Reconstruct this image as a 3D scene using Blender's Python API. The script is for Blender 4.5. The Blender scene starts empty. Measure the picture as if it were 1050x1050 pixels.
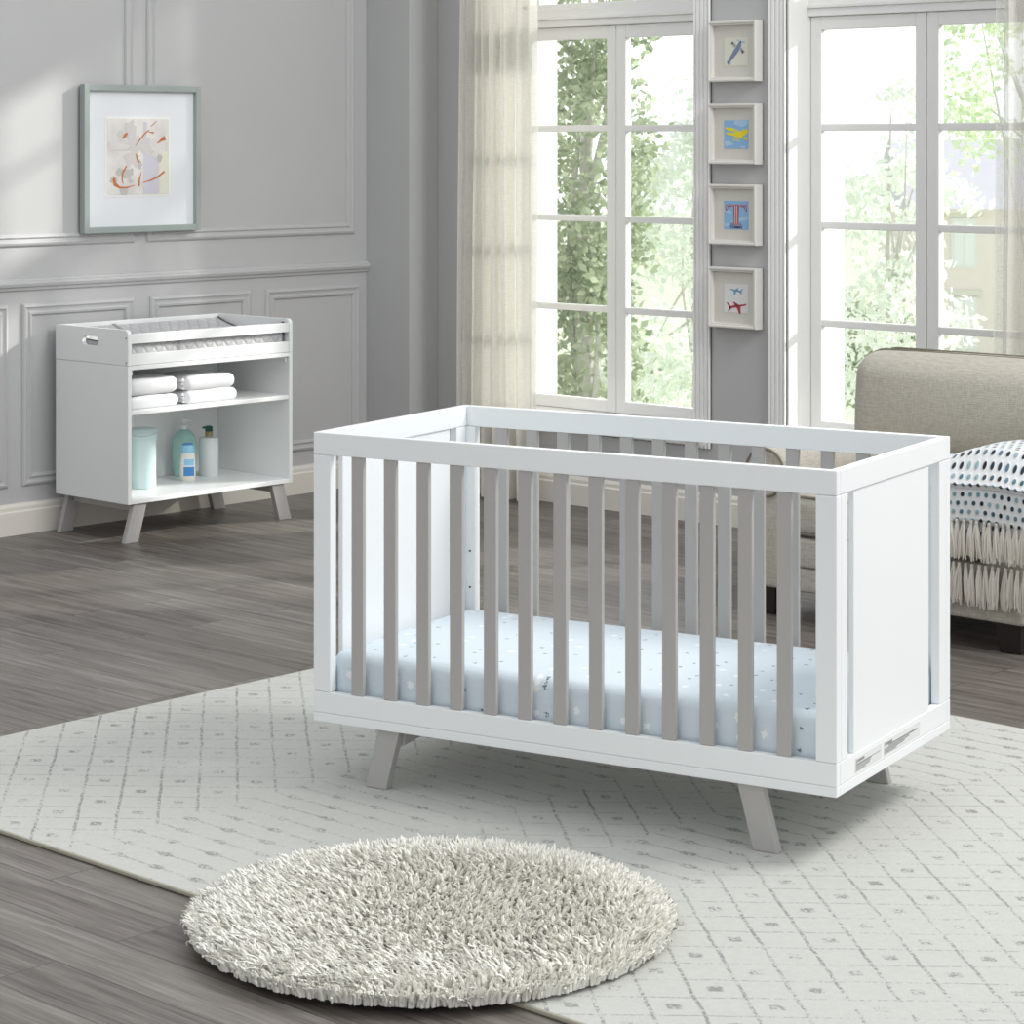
import bpy, math, random
import numpy as np
from mathutils import Vector, Matrix
random.seed(7); np.random.seed(7)
PI = math.pi
SC = bpy.context.scene
COL = SC.collection

# ------------------------------------------------------------------ mesh builder
class MB:
    def __init__(s): s.v=[]; s.f=[]; s.m=[]; s.uv=None; s.smooth=False
    def add(s, vs, fs, mi=0):
        b=len(s.v); s.v+= [tuple(p) for p in vs]
        for f in fs: s.f.append(tuple(i+b for i in f)); s.m.append(mi)
        return s
    def box(s,x0,x1,y0,y1,z0,z1,mi=0):
        if x0>x1:x0,x1=x1,x0
        if y0>y1:y0,y1=y1,y0
        v=[(x0,y0,z0),(x1,y0,z0),(x1,y1,z0),(x0,y1,z0),(x0,y0,z1),(x1,y0,z1),(x1,y1,z1),(x0,y1,z1)]
        return s.add(v,[(0,3,2,1),(4,5,6,7),(0,1,5,4),(1,2,6,5),(2,3,7,6),(3,0,4,7)],mi)
    def prism(s,poly,axis,lo,hi,mi=0):
        """poly: list of 2D points; axis 'x': (y,z) 'y': (x,z) 'z': (x,y)"""
        def P(a,b,t): return {'x':(t,a,b),'y':(a,t,b),'z':(a,b,t)}[axis]
        n=len(poly); v=[P(a,b,lo) for a,b in poly]+[P(a,b,hi) for a,b in poly]
        area=sum(poly[i][0]*poly[(i+1)%n][1]-poly[(i+1)%n][0]*poly[i][1] for i in range(n))
        fl = (area<0) ^ (axis=='y')
        fs=[tuple(range(n))[::-1],tuple(range(n,2*n))]+[(i,(i+1)%n,n+(i+1)%n,n+i) for i in range(n)]
        if fl: fs=[f[::-1] for f in fs]
        return s.add(v,fs,mi)
    def rbox(s,x0,x1,y0,y1,z0,z1,r,k=4,bulge=(0,0,0),mi=0):
        """rounded box"""
        def cuts(a,b,n):
            rr=min(r,(b-a)/2)
            e=[a+rr*(1-math.cos(i/k*PI/2)) for i in range(k)]
            mid=[a+rr+(b-a-2*rr)*i/n for i in range(n+1)]
            return e+mid+[b-(q-a) for q in e[::-1]]
        X,Y,Z=cuts(x0,x1,6),cuts(y0,y1,6),cuts(z0,z1,3)
        rr=min(r,(x1-x0)/2,(y1-y0)/2,(z1-z0)/2)
        idx={}; vs=[]; fs=[]
        cx,cy,cz=(x0+x1)/2,(y0+y1)/2,(z0+z1)/2
        def V(i,j,l):
            if (i,j,l) not in idx:
                p=Vector((X[i],Y[j],Z[l]))
                q=Vector((min(max(p.x,x0+rr),x1-rr),min(max(p.y,y0+rr),y1-rr),min(max(p.z,z0+rr),z1-rr)))
                d=p-q
                if d.length>1e-9: p=q+d.normalized()*rr
                u,v,w=(p.x-cx)/(x1-x0)*2,(p.y-cy)/(y1-y0)*2,(p.z-cz)/(z1-z0)*2
                p.x+=bulge[0]*u*(1-v*v)*(1-w*w); p.y+=bulge[1]*v*(1-u*u)*(1-w*w); p.z+=bulge[2]*w*(1-u*u)*(1-v*v)
                idx[(i,j,l)]=len(vs); vs.append(tuple(p))
            return idx[(i,j,l)]
        a,b,c=len(X)-1,len(Y)-1,len(Z)-1
        for i in range(a):
            for j in range(b):
                fs.append((V(i,j,0),V(i,j+1,0),V(i+1,j+1,0),V(i+1,j,0))); fs.append((V(i,j,c),V(i+1,j,c),V(i+1,j+1,c),V(i,j+1,c)))
        for i in range(a):
            for l in range(c):
                fs.append((V(i,0,l),V(i+1,0,l),V(i+1,0,l+1),V(i,0,l+1))); fs.append((V(i,b,l),V(i,b,l+1),V(i+1,b,l+1),V(i+1,b,l)))
        for j in range(b):
            for l in range(c):
                fs.append((V(0,j,l),V(0,j,l+1),V(0,j+1,l+1),V(0,j+1,l))); fs.append((V(a,j,l),V(a,j+1,l),V(a,j+1,l+1),V(a,j,l+1)))
        s.smooth=True
        return s.add(vs,fs,mi)
    def lathe(s,prof,n=28,c=(0,0),sx=1,sy=1,mi=0):
        """prof: list of (r,z) bottom to top"""
        vs=[];fs=[]
        for r,z in prof:
            for i in range(n):
                t=2*PI*i/n; vs.append((c[0]+r*sx*math.cos(t),c[1]+r*sy*math.sin(t),z))
        m=len(prof)
        for k in range(m-1):
            for i in range(n):
                j=(i+1)%n; fs.append((k*n+i,k*n+j,(k+1)*n+j,(k+1)*n+i))
        fs.append(tuple(range(n))[::-1]); fs.append(tuple((m-1)*n+i for i in range(n)))
        s.smooth=True
        return s.add(vs,fs,mi)
    def tube(s,path,r,n=8,mi=0,closed=False):
        P=[Vector(p) for p in path]; m=len(P); vs=[];fs=[]
        R=r if isinstance(r,(list,tuple)) else [r]*m
        up=None
        for k in range(m):
            if closed: t=(P[(k+1)%m]-P[k-1]).normalized()
            else: t=(P[min(k+1,m-1)]-P[max(k-1,0)]).normalized()
            if up is None: up=Vector((0,0,1)) if abs(t.z)<.9 else Vector((1,0,0))
            a=t.cross(up).normalized(); b=a.cross(t).normalized(); up=b
            for i in range(n):
                w=2*PI*i/n; vs.append(tuple(P[k]+(a*math.cos(w)+b*math.sin(w))*R[k]))
        for k in range(m if closed else m-1):
            for i in range(n):
                j=(i+1)%n; k2=(k+1)%m
                fs.append((k*n+i,k*n+j,k2*n+j,k2*n+i))
        if not closed: fs.append(tuple(range(n))[::-1]); fs.append(tuple((m-1)*n+i for i in range(n)))
        s.smooth=True
        return s.add(vs,fs,mi)
    def grid(s,fn,nu,nv,mi=0,uvfn=None):
        vs=[];uv=[]
        for i in range(nu+1):
            for j in range(nv+1):
                u,v=i/nu,j/nv; vs.append(fn(u,v)); uv.append(uvfn(u,v) if uvfn else (u,v))
        fs=[(i*(nv+1)+j,(i+1)*(nv+1)+j,(i+1)*(nv+1)+j+1,i*(nv+1)+j+1) for i in range(nu) for j in range(nv)]
        if s.uv is None: s.uv=[]
        s.uv+= [(0,0)]*(len(s.v)-len(s.uv))+uv
        s.smooth=True
        return s.add(vs,fs,mi)

def obj(name, mb, mats, parent=None, loc=(0,0,0), rotz=0, bevel=0, smooth=None, segs=2, solid=0):
    me=bpy.data.meshes.new(name)
    me.from_pydata(mb.v,[],mb.f); 
    if not isinstance(mats,(list,tuple)): mats=[mats]
    for m in mats: me.materials.append(m)
    if len(mats)>1: me.polygons.foreach_set('material_index',mb.m)
    if mb.uv:
        uvl=me.uv_layers.new(name='UVMap')
        uv=mb.uv+[(0,0)]*(len(mb.v)-len(mb.uv))
        li=np.empty(len(me.loops),dtype=np.int32); me.loops.foreach_get('vertex_index',li)
        uvl.data.foreach_set('uv',np.array(uv,dtype=np.float32)[li].ravel())
    if mb.smooth if smooth is None else smooth:
        me.polygons.foreach_set('use_smooth',[True]*len(me.polygons))
        try: me.set_sharp_from_angle(angle=math.radians(42))
        except Exception: pass
    me.update()
    o=bpy.data.objects.new(name,me); COL.objects.link(o)
    o.location=loc; o.rotation_euler=(0,0,rotz)
    if parent: o.parent=parent
    if solid:
        md=o.modifiers.new('thick','SOLIDIFY'); md.thickness=solid; md.offset=0
    if bevel:
        md=o.modifiers.new('bevel','BEVEL'); md.width=bevel; md.segments=segs; md.limit_method='ANGLE'; md.angle_limit=math.radians(40); md.harden_normals=False
    return o
def tag(o,label,cat,group=None):
    o['label']=label; o['category']=cat
    if group: o['group']=group
    return o
def thing(name,label,cat,loc=(0,0,0),rotz=0,group=None):
    o=bpy.data.objects.new(name,None); COL.objects.link(o); o.empty_display_size=.1
    o.location=loc; o.rotation_euler=(0,0,rotz)
    return tag(o,label,cat,group)
def struct(o): o['kind']='structure'; return o
def dup(root, loc, rotz, label, group=None):
    r=root.copy(); COL.objects.link(r); r.location=loc; r.rotation_euler=(0,0,rotz); r['label']=label
    if group: r['group']=group
    for ch in list(root.children):
        c=ch.copy(); COL.objects.link(c); c.parent=r
        for g in ch.children:
            d=g.copy(); COL.objects.link(d); d.parent=c
    return r

# ------------------------------------------------------------------ materials
class NT:
    def __init__(s,name):
        s.mat=bpy.data.materials.new(name); s.mat.use_nodes=True
        s.t=s.mat.node_tree; s.N=s.t.nodes; s.L=s.t.links
        s.N.clear()
        s.out=s.N.new('ShaderNodeOutputMaterial')
    def node(s,ty,**kw):
        n=s.N.new(ty)
        for k,v in kw.items(): setattr(n,k,v)
        return n
    def put(s,sock,val):
        if isinstance(val,bpy.types.NodeSocket): s.L.new(val,sock)
        elif val is not None:
            if isinstance(val,(tuple,list)) and len(val)==3 and sock.type=='RGBA': val=(*val,1)
            sock.default_value=val
    def math(s,op,a,b=None,c=None,clamp=False):
        n=s.node('ShaderNodeMath',operation=op,use_clamp=clamp)
        for i,x in enumerate((a,b,c)):
            if x is not None: s.put(n.inputs[i],x)
        return n.outputs[0]
    def mix(s,f,a,b):
        n=s.node('ShaderNodeMix',data_type='RGBA'); s.put(n.inputs[0],f); s.put(n.inputs[6],a); s.put(n.inputs[7],b); return n.outputs[2]
    def coord(s,kind='Object',scale=None,rot=None,loc=None):
        o=s.node('ShaderNodeTexCoord').outputs[kind]
        if scale or rot or loc:
            m=s.node('ShaderNodeMapping'); s.L.new(o,m.inputs[0])
            if scale: m.inputs['Scale'].default_value=scale
            if rot: m.inputs['Rotation'].default_value=rot
            if loc: m.inputs['Location'].default_value=loc
            o=m.outputs[0]
        return o
    def xyz(s,v):
        n=s.node('ShaderNodeSeparateXYZ'); s.L.new(v,n.inputs[0]); return n.outputs
    def noise(s,v,scale,detail=3,rough=.5):
        n=s.node('ShaderNodeTexNoise'); s.L.new(v,n.inputs['Vector']); n.inputs['Scale'].default_value=scale; n.inputs['Detail'].default_value=detail; n.inputs['Roughness'].default_value=rough
        return n.outputs['Fac']
    def ramp(s,f,stops):
        n=s.node('ShaderNodeValToRGB'); s.L.new(f,n.inputs[0]); e=n.color_ramp.elements
        while len(e)<len(stops): e.new(.5)
        for k,(p,c) in enumerate(stops):
            e[k].position=p; e[k].color=(*c,1) if len(c)==3 else c
        return n.outputs[0]
    def sstep(s,x,lo,hi):
        n=s.node('ShaderNodeMapRange',interpolation_type='SMOOTHSTEP'); s.put(n.inputs[0],x); n.inputs[1].default_value=lo; n.inputs[2].default_value=hi; return n.outputs[0]
    def bump(s,h,strength,dist=.005):
        n=s.node('ShaderNodeBump'); s.put(n.inputs['Height'],h); n.inputs['Strength'].default_value=strength; n.inputs['Distance'].default_value=dist; return n.outputs[0]
    def bsdf(s,color,rough=.5,normal=None,spec=.5,sheen=0,metal=0,sss=0):
        n=s.node('ShaderNodeBsdfPrincipled')
        s.put(n.inputs['Base Color'],color); s.put(n.inputs['Roughness'],rough)
        n.inputs['Specular IOR Level'].default_value=spec; n.inputs['Metallic'].default_value=metal
        if sheen: n.inputs['Sheen Weight'].default_value=sheen
        if normal is not None: s.L.new(normal,n.inputs['Normal'])
        return n.outputs[0]
    def done(s,sh): s.L.new(sh,s.out.inputs[0]); return s.mat

def paint(name,col,rough=.45,var=.04,scale=6,bump=.02,bs=180,spec=.4):
    t=NT(name); c=t.coord('Object'); n=t.noise(c,scale,4)
    dark=tuple(x*(1-var) for x in col); lite=tuple(min(1,x*(1+var)) for x in col)
    return t.done(t.bsdf(t.mix(n,dark,lite),rough,t.bump(t.noise(c,bs,2),bump,.002) if bump else None,spec))
def fabric(name,col,col2,scale=420,bump=.35,rough=.9,sheen=.15):
    t=NT(name); c=t.coord('Object')
    w=[]
    for ax in range(3):
        x=t.xyz(c)[ax]; w.append(t.math('SINE',t.math('MULTIPLY',x,scale*2)))
    h=t.math('ADD',t.math('MULTIPLY',w[0],w[2]),t.math('MULTIPLY',w[1],w[2]))
    sl=t.coord('Object',scale=(1,1,.12)); s2=t.coord('Object',scale=(.12,.12,1))
    n=t.math('ADD',t.noise(sl,260,2),t.noise(s2,260,2)); n=t.math('MULTIPLY',n,.5)
    f=t.sstep(n,.38,.62)
    return t.done(t.bsdf(t.mix(f,col,col2),rough,t.bump(t.math('ADD',h,t.math('MULTIPLY',n,3)),bump,.001),.2,sheen))

M={}
M['wall']=paint('wall_paint',(.495,.492,.497),.5,.03,3,.05,90)
M['trimgrey']=paint('wall_moulding_paint',(.495,.492,.497),.42,.02,5,.02)
M['trimwhite']=paint('white_trim_paint',(.87,.865,.85),.4,.02,5,.02)
M['base']=paint('cream_baseboard_paint',(.76,.72,.66),.4,.03,4,.02)
M['white']=paint('white_lacquer',(.86,.88,.888),.33,.01,4,.01,240)
M['whitecab']=paint('white_laminate',(.84,.85,.85),.36,.01,4,.01,240)
M['grey']=paint('grey_lacquer',(.43,.415,.402),.4,.02,5,.01)
M['greyleg']=paint('grey_leg_lacquer',(.43,.415,.402),.4,.02,5,.01)
M['metal']=paint('brushed_steel',(.45,.47,.49),.35,.1,60,.02); 
M['dark']=paint('dark_stained_wood',(.018,.014,.012),.3,.2,30,.02)
M['framewhite']=paint('off_white_frame_paint',(.74,.725,.68),.4,.03,12,.03)
M['matboard']=paint('cream_mat_board',(.66,.64,.59),.85,.03,60,.05,400)
M['greenframe']=paint('sage_grey_frame_paint',(.34,.385,.37),.4,.03,12,.02)
M['whitemat']=paint('white_mat_board',(.80,.82,.85),.7,.01,20,.02)
M['towel']=None
def mk_towel():
    t=NT('white_terry'); c=t.coord('Object'); n=t.noise(c,420,3,.7)
    return t.done(t.bsdf(t.mix(n,(.76,.76,.78),(.86,.86,.88)),.95,t.bump(n,.6,.004),.1,.3))
M['towel']=mk_towel()
def mk_floor():
    t=NT('grey_oak_planks'); c=t.coord('Object')
    b=t.node('ShaderNodeTexBrick'); 
    mp=t.node('ShaderNodeMapping'); t.L.new(c,mp.inputs[0]); mp.inputs['Location'].default_value=(.35,.0-(-4.92%.148)*1+.148,0)
    t.L.new(mp.outputs[0],b.inputs['Vector'])
    b.inputs['Scale'].default_value=1; b.inputs['Brick Width'].default_value=1.15; b.inputs['Row Height'].default_value=.148
    b.inputs['Mortar Size'].default_value=.0017; b.inputs['Mortar Smooth'].default_value=.2; b.inputs['Bias'].default_value=0
    b.offset=.37; b.offset_frequency=2
    b.inputs['Color1'].default_value=(0,0,0,1); b.inputs['Color2'].default_value=(1,1,1,1); b.inputs['Mortar'].default_value=(.5,.5,.5,1)
    tone=b.outputs['Color']; mort=b.outputs['Fac']
    # grain: long streaks along the boards, offset per board
    ofs=t.node('ShaderNodeVectorMath',operation='MULTIPLY_ADD'); t.L.new(tone,ofs.inputs[0]); ofs.inputs[1].default_value=(3.7,9.1,0); t.L.new(c,ofs.inputs[2])
    def st(sc): 
        m=t.node('ShaderNodeMapping'); t.L.new(ofs.outputs[0],m.inputs[0]); m.inputs['Scale'].default_value=sc; return m.outputs[0]
    g1=t.noise(st((1.6,34,1)),1,6,.62); g2=t.noise(st((5,150,1)),1,4,.6); g3=t.noise(st((.7,6,1)),1,4,.6)
    tt=t.node('ShaderNodeSeparateColor'); t.L.new(tone,tt.inputs[0])
    g=t.math('ADD',t.math('MULTIPLY',g1,.48),t.math('ADD',t.math('MULTIPLY',g2,.46),t.math('MULTIPLY',g3,.16)))
    g=t.math('ADD',g,t.math('MULTIPLY',t.math('SUBTRACT',tt.outputs[0],.5),.10))
    col=t.ramp(g,[(.38,(.030,.024,.020)),(.48,(.100,.084,.073)),(.60,(.172,.152,.137)),(.72,(.27,.246,.228))])
    col=t.mix(t.math('MULTIPLY',mort,.9),col,(.03,.025,.022))
    r=t.math('ADD',.30,t.math('MULTIPLY',g2,.2))
    h=t.math('SUBTRACT',t.math('MULTIPLY',g2,.25),mort)
    return t.done(t.bsdf(col,r,t.bump(h,.35,.0015),.5))
M['floor']=mk_floor()
def mk_rug():
    t=NT('faded_lattice_rug'); c=t.coord('Object'); X,Y,Z=t.xyz(c)
    A=math.radians(40.5); S=.093
    wob=t.noise(c,14,2); wob=t.math('MULTIPLY',t.math('SUBTRACT',wob,.5),.010)
    p=t.math('DIVIDE',t.math('ADD',t.math('ADD',t.math('MULTIPLY',X,math.sin(A)),t.math('MULTIPLY',Y,math.cos(A))),wob),S)
    q=t.math('DIVIDE',t.math('ADD',t.math('SUBTRACT',t.math('MULTIPLY',Y,math.cos(A)),t.math('MULTIPLY',X,math.sin(A))),wob),S)
    def cell(a): return t.math('ABSOLUTE',t.math('SUBTRACT',t.math('FRACT',a),.5))   # .5 at line
    cp,cq=cell(p),cell(q)
    lp=t.math('MULTIPLY',t.sstep(cp,.445,.475),1.0)
    lq=t.math('MULTIPLY',t.sstep(cq,.460,.485),.75)
    mot=t.math('MULTIPLY',t.math('SUBTRACT',1,t.sstep(cp,.10,.18)),t.math('SUBTRACT',1,t.sstep(cq,.10,.18)))
    par=t.math('SUBTRACT',1,t.math('MODULO',t.math('ABSOLUTE',t.math('ADD',t.math('FLOOR',p),t.math('FLOOR',q))),2))
    mot=t.math('MULTIPLY',mot,par)
    lat=t.math('MAXIMUM',t.math('MAXIMUM',lp,lq),mot)
    # dashed rows
    ws=t.math('MULTIPLY',wob,.5)
    rr=t.math('DIVIDE',t.math('ADD',Y,ws),.072); rc=t.math('SUBTRACT',.5,cell(rr)); rw=t.math('FLOOR',t.math('ADD',rr,.5))
    line=t.math('MULTIPLY',t.math('SUBTRACT',1,t.sstep(rc,.03,.07)),.7)
    dx=t.math('SUBTRACT',t.math('FRACT',t.math('ADD',t.math('DIVIDE',X,.135),t.math('MULTIPLY',rw,.43))),.5)
    el=t.math('SQRT',t.math('ADD',t.math('POWER',t.math('MULTIPLY',dx,.135/.026),2),t.math('POWER',t.math('MULTIPLY',rc,.072/.0135),2)))
    dash=t.math('MAXIMUM',line,t.math('SUBTRACT',1,t.sstep(el,.75,1.1)))
    # zones by x (local)
    def band(lo,hi,soft=.008):
        return t.math('MULTIPLY',t.sstep(X,lo-soft,lo+soft),t.math('SUBTRACT',1,t.sstep(X,hi-soft,hi+soft)))
    c0=4.30
    rows=t.math('MAXIMUM',band(3.69-c0,4.20-c0),band(4.58-c0,4.85-c0))
    pat=t.math('ADD',t.math('MULTIPLY',dash,rows),t.math('MULTIPLY',lat,t.math('SUBTRACT',1,rows)))
    fine=t.noise(c,135,3,.75); med=t.noise(c,3.2,4,.6)
    thr=t.math('ADD',fine,t.math('MULTIPLY',t.math('SUBTRACT',med,.5),.42))
    worn=t.sstep(thr,.47,.55)
    k=t.math('MULTIPLY',t.math('MULTIPLY',pat,worn),.85)
    basec=t.mix(t.noise(c,60,4,.7),(.475,.478,.448),(.585,.585,.55))
    col=t.mix(k,basec,(.235,.235,.225))
    return t.done(t.bsdf(col,.95,t.bump(t.math('ADD',t.noise(c,520,2),t.math('MULTIPLY',k,-.5)),.5,.003),.1,.15))
M['rug']=mk_rug()
def mk_shag():
    t=NT('cream_shag_yarn'); g=t.node('ShaderNodeNewGeometry'); r=g.outputs['Random Per Island']
    c=t.coord('Object'); n=t.noise(c,300,2)
    col=t.mix(t.math('ADD',t.math('MULTIPLY',r,.7),t.math('MULTIPLY',n,.3)),(.88,.86,.79),(.96,.945,.89))
    return t.done(t.bsdf(col,.9,None,.1,.1))
M['shag']=mk_shag()
M['shagbase']=paint('woven_rug_backing',(.42,.39,.32),.95,.1,80,.2)
def mk_sheet():
    t=NT('pale_blue_printed_sheet'); c=t.coord('Object')
    v=t.node('ShaderNodeTexVoronoi'); v.feature='F1'; v.voronoi_dimensions='2D'; sx=t.xyz(c); cb=t.node('ShaderNodeCombineXYZ'); t.L.new(sx[0],cb.inputs[0]); t.L.new(t.math('ADD',sx[1],t.math('MULTIPLY',sx[2],-.97)),cb.inputs[1]); t.L.new(cb.outputs[0],v.inputs['Vector']); v.inputs['Scale'].default_value=17; v.inputs['Randomness'].default_value=.75
    sc=t.node('ShaderNodeSeparateColor'); t.L.new(v.outputs['Color'],sc.inputs[0])
    d=v.outputs['Distance']
    warp=t.noise(c,190,2)
    dd=t.math('ADD',d,t.math('MULTIPLY',t.math('SUBTRACT',warp,.5),.40))
    dot=t.math('SUBTRACT',1,t.sstep(dd,.05,.08))
    dark=t.math('MULTIPLY',dot,t.math('LESS_THAN',sc.outputs[0],.42))
    ring=t.math('MULTIPLY',t.math('SUBTRACT',1,t.sstep(dd,.12,.15)),t.math('GREATER_THAN',sc.outputs[0],.72))
    base=t.mix(t.noise(c,5,3),(.64,.72,.785),(.685,.76,.82))
    col=t.mix(ring,base,(.88,.9,.92)); col=t.mix(t.math('MULTIPLY',dark,.85),col,(.10,.12,.15))
    w=t.noise(t.coord('Object',scale=(2,9,9)),3,3)
    return t.done(t.bsdf(col,.85,t.bump(t.math('ADD',w,t.math('MULTIPLY',t.noise(c,700,1),.03)),.25,.01),.2,.1))
M['sheet']=mk_sheet()
M['linen']=fabric('oatmeal_linen',(.435,.405,.345),(.535,.505,.445),520,.25)
M['piping']=paint('dark_linen_piping',(.20,.175,.14),.9,.1,60,.1)
def mk_quilt():
    t=NT('grey_quilted_cotton'); c=t.coord('Object'); X,Y,Z=t.xyz(c)
    w=t.math('ADD',X,t.math('MULTIPLY',Z,1.0))
    a=t.math('DIVIDE',t.math('ADD',Y,w),.052); b=t.math('DIVIDE',t.math('SUBTRACT',Y,w),.052)
    la=t.math('ABSOLUTE',t.math('SUBTRACT',t.math('FRACT',a),.5)); lb=t.math('ABSOLUTE',t.math('SUBTRACT',t.math('FRACT',b),.5))
    m=t.math('MAXIMUM',la,lb)
    line=t.sstep(m,.44,.49)
    return t.done(t.bsdf(t.mix(line,(.52,.52,.53),(.40,.40,.41)),.85,t.bump(t.math('SUBTRACT',1,t.sstep(m,.2,.5)),.6,.006),.2,.1))
M['quilt']=mk_quilt()
M['strap']=paint('charcoal_webbing',(.12,.12,.13),.9,.1,80,.1)
def mk_curtain(name,tr,col):
    t=NT(name); c=t.coord('Object')
    wv=t.math('ADD',t.noise(t.coord('Object',scale=(1,1,.03)),500,2),t.noise(t.coord('Object',scale=(.1,.1,1)),420,2))
    f=t.sstep(wv,.8,1.2)
    cc=t.mix(f,tuple(x*.95 for x in col),col)
    d=t.node('ShaderNodeBsdfDiffuse'); t.L.new(cc,d.inputs[0])
    nb=t.bump(wv,.3,.002); t.L.new(nb,d.inputs['Normal'])
    l=t.node('ShaderNodeBsdfTranslucent'); t.L.new(cc,l.inputs[0])
    m=t.node('ShaderNodeMixShader'); m.inputs[0].default_value=.38; t.L.new(d.outputs[0],m.inputs[1]); t.L.new(l.outputs[0],m.inputs[2])
    tp=t.node('ShaderNodeBsdfTransparent')
    m2=t.node('ShaderNodeMixShader'); t.put(m2.inputs[0],t.math('MULTIPLY',t.math('SUBTRACT',1.1,t.math('MULTIPLY',f,.2)),tr)); t.L.new(m.outputs[0],m2.inputs[1]); t.L.new(tp.outputs[0],m2.inputs[2])
    return t.done(m2.outputs[0])
M['curtain']=mk_curtain('cream_voile',.26,(.87,.85,.80))
M['sheer']=mk_curtain('thin_voile_edge',.55,(.93,.925,.91))
def mk_glass():
    t=NT('window_glass'); tp=t.node('ShaderNodeBsdfTransparent'); tp.inputs[0].default_value=(.97,.985,.98,1)
    g=t.node('ShaderNodeBsdfGlossy'); g.inputs['Roughness'].default_value=.03
    fr=t.node('ShaderNodeFresnel'); fr.inputs[0].default_value=1.35
    m=t.node('ShaderNodeMixShader'); t.L.new(fr.outputs[0],m.inputs[0]); t.L.new(tp.outputs[0],m.inputs[1]); t.L.new(g.outputs[0],m.inputs[2])
    return t.done(m.outputs[0])
M['glass']=mk_glass()
def mk_leaf(name,a,b):
    t=NT(name); g=t.node('ShaderNodeNewGeometry'); r=g.outputs['Random Per Island']
    cc=t.mix(r,a,b)
    d=t.node('ShaderNodeBsdfDiffuse'); t.L.new(cc,d.inputs[0]); l=t.node('ShaderNodeBsdfTranslucent'); t.L.new(cc,l.inputs[0])
    m=t.node('ShaderNodeMixShader'); m.inputs[0].default_value=.5; t.L.new(d.outputs[0],m.inputs[1]); t.L.new(l.outputs[0],m.inputs[2])
    return t.done(m.outputs[0])
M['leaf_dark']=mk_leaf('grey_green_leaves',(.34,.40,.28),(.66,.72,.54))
M['leaf_haze']=mk_leaf('haze_pale_leaves',(.83,.87,.80),(.95,.97,.93))  # distance haze and overexposure painted into a whitish leaf colour
M['leaf_fresh']=mk_leaf('fresh_green_leaves',(.68,.80,.54),(.90,.95,.80))
M['bark']=paint('grey_bark',(.66,.64,.60),.9,.2,30,.3)
M['lawn']=paint('pale_lawn',(.66,.72,.55),.95,.15,.6,.1,4)
M['brick']=paint('pink_brick',(.93,.845,.81),.9,.04,3,.1,10)
M['slate']=paint('lilac_slate_roof',(.74,.73,.80),.8,.05,2,.1,6)
M['houseglass']=paint('white_house_pane',(.93,.94,.94),.4,.02,5,0)  # panes of the far house in one plain near-white
M['housetrim']=paint('white_house_trim',(.88,.88,.86),.6,.02,5,0)
def flat(name,col,rough=.6): return paint(name,col,rough,.02,30,0)
M['mint']=paint('mint_plastic',(.50,.70,.69),.28,.03,8,0,spec=.5)
M['aqua']=paint('aqua_plastic',(.38,.62,.58),.25,.03,8,0,spec=.5)
M['tin']=paint('pale_mint_enamel',(.58,.73,.74),.4,.02,8,0)
M['whiteplastic']=paint('white_plastic',(.82,.83,.83),.3,.02,10,0)
M['creamplastic']=paint('cream_plastic',(.80,.78,.70),.35,.02,10,0)
M['frost']=paint('frosted_white_plastic',(.70,.74,.74),.35,.02,10,0)
M['green']=flat('bottle_green_plastic',(.012,.085,.055),.3)
M['tan']=flat('tan_plastic',(.30,.26,.13),.4)
M['labelblue']=flat('blue_label_ink',(.07,.25,.58),.3)
M['labelsky']=flat('sky_label_ink',(.30,.58,.80),.3)
M['labelnavy']=flat('deep_blue_ink',(.06,.16,.42),.3)
M['inkgrey']=flat('grey_print_ink',(.32,.32,.32))
M['labelpaper']=flat('pale_label_paper',(.75,.75,.74))
M['skyprint']=paint('blue_sky_print',(.27,.48,.74),.7,.03,30,0)
M['cloudprint']=flat('cloud_print',(.42,.60,.78))
M['paleprint']=flat('cream_print',(.72,.72,.62))
M['whiteprint']=flat('white_print',(.76,.76,.75))
M['yellow']=flat('yellow_print_ink',(.82,.68,.03))
M['slateblue']=flat('slate_blue_print_ink',(.20,.25,.38))
M['midgrey']=flat('grey_print_fill',(.36,.36,.37))
M['cyan']=flat('light_blue_print_ink',(.25,.55,.68))
M['skyblue']=flat('plane_blue_print_ink',(.16,.38,.56))
M['red']=flat('red_print_ink',(.42,.06,.07))
M['darkred']=flat('maroon_print_ink',(.27,.09,.14))
M['pink']=flat('pink_print_ink',(.72,.42,.42))
M['navyink']=flat('navy_print_ink',(.08,.06,.16))
M['orange']=flat('burnt_orange_paint',(.55,.18,.06))
M['inkwash']=flat('grey_wash_paint',(.52,.51,.485))
M['inkpale']=flat('pale_grey_wash_paint',(.64,.62,.605))
M['lav']=flat('lavender_wash_paint',(.62,.60,.67))
M['lemon']=flat('pale_lemon_wash_paint',(.76,.75,.63))
def mk_wash():
    t=NT('pale_watercolour_paper'); c=t.coord('Object'); n=t.noise(c,7,5,.6)
    return t.done(t.bsdf(t.ramp(n,[(.35,(.68,.63,.61)),(.5,(.77,.735,.71)),(.62,(.82,.80,.75)),(.75,(.74,.72,.755))]),.7,None,.3))
M['wash']=mk_wash()
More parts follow.
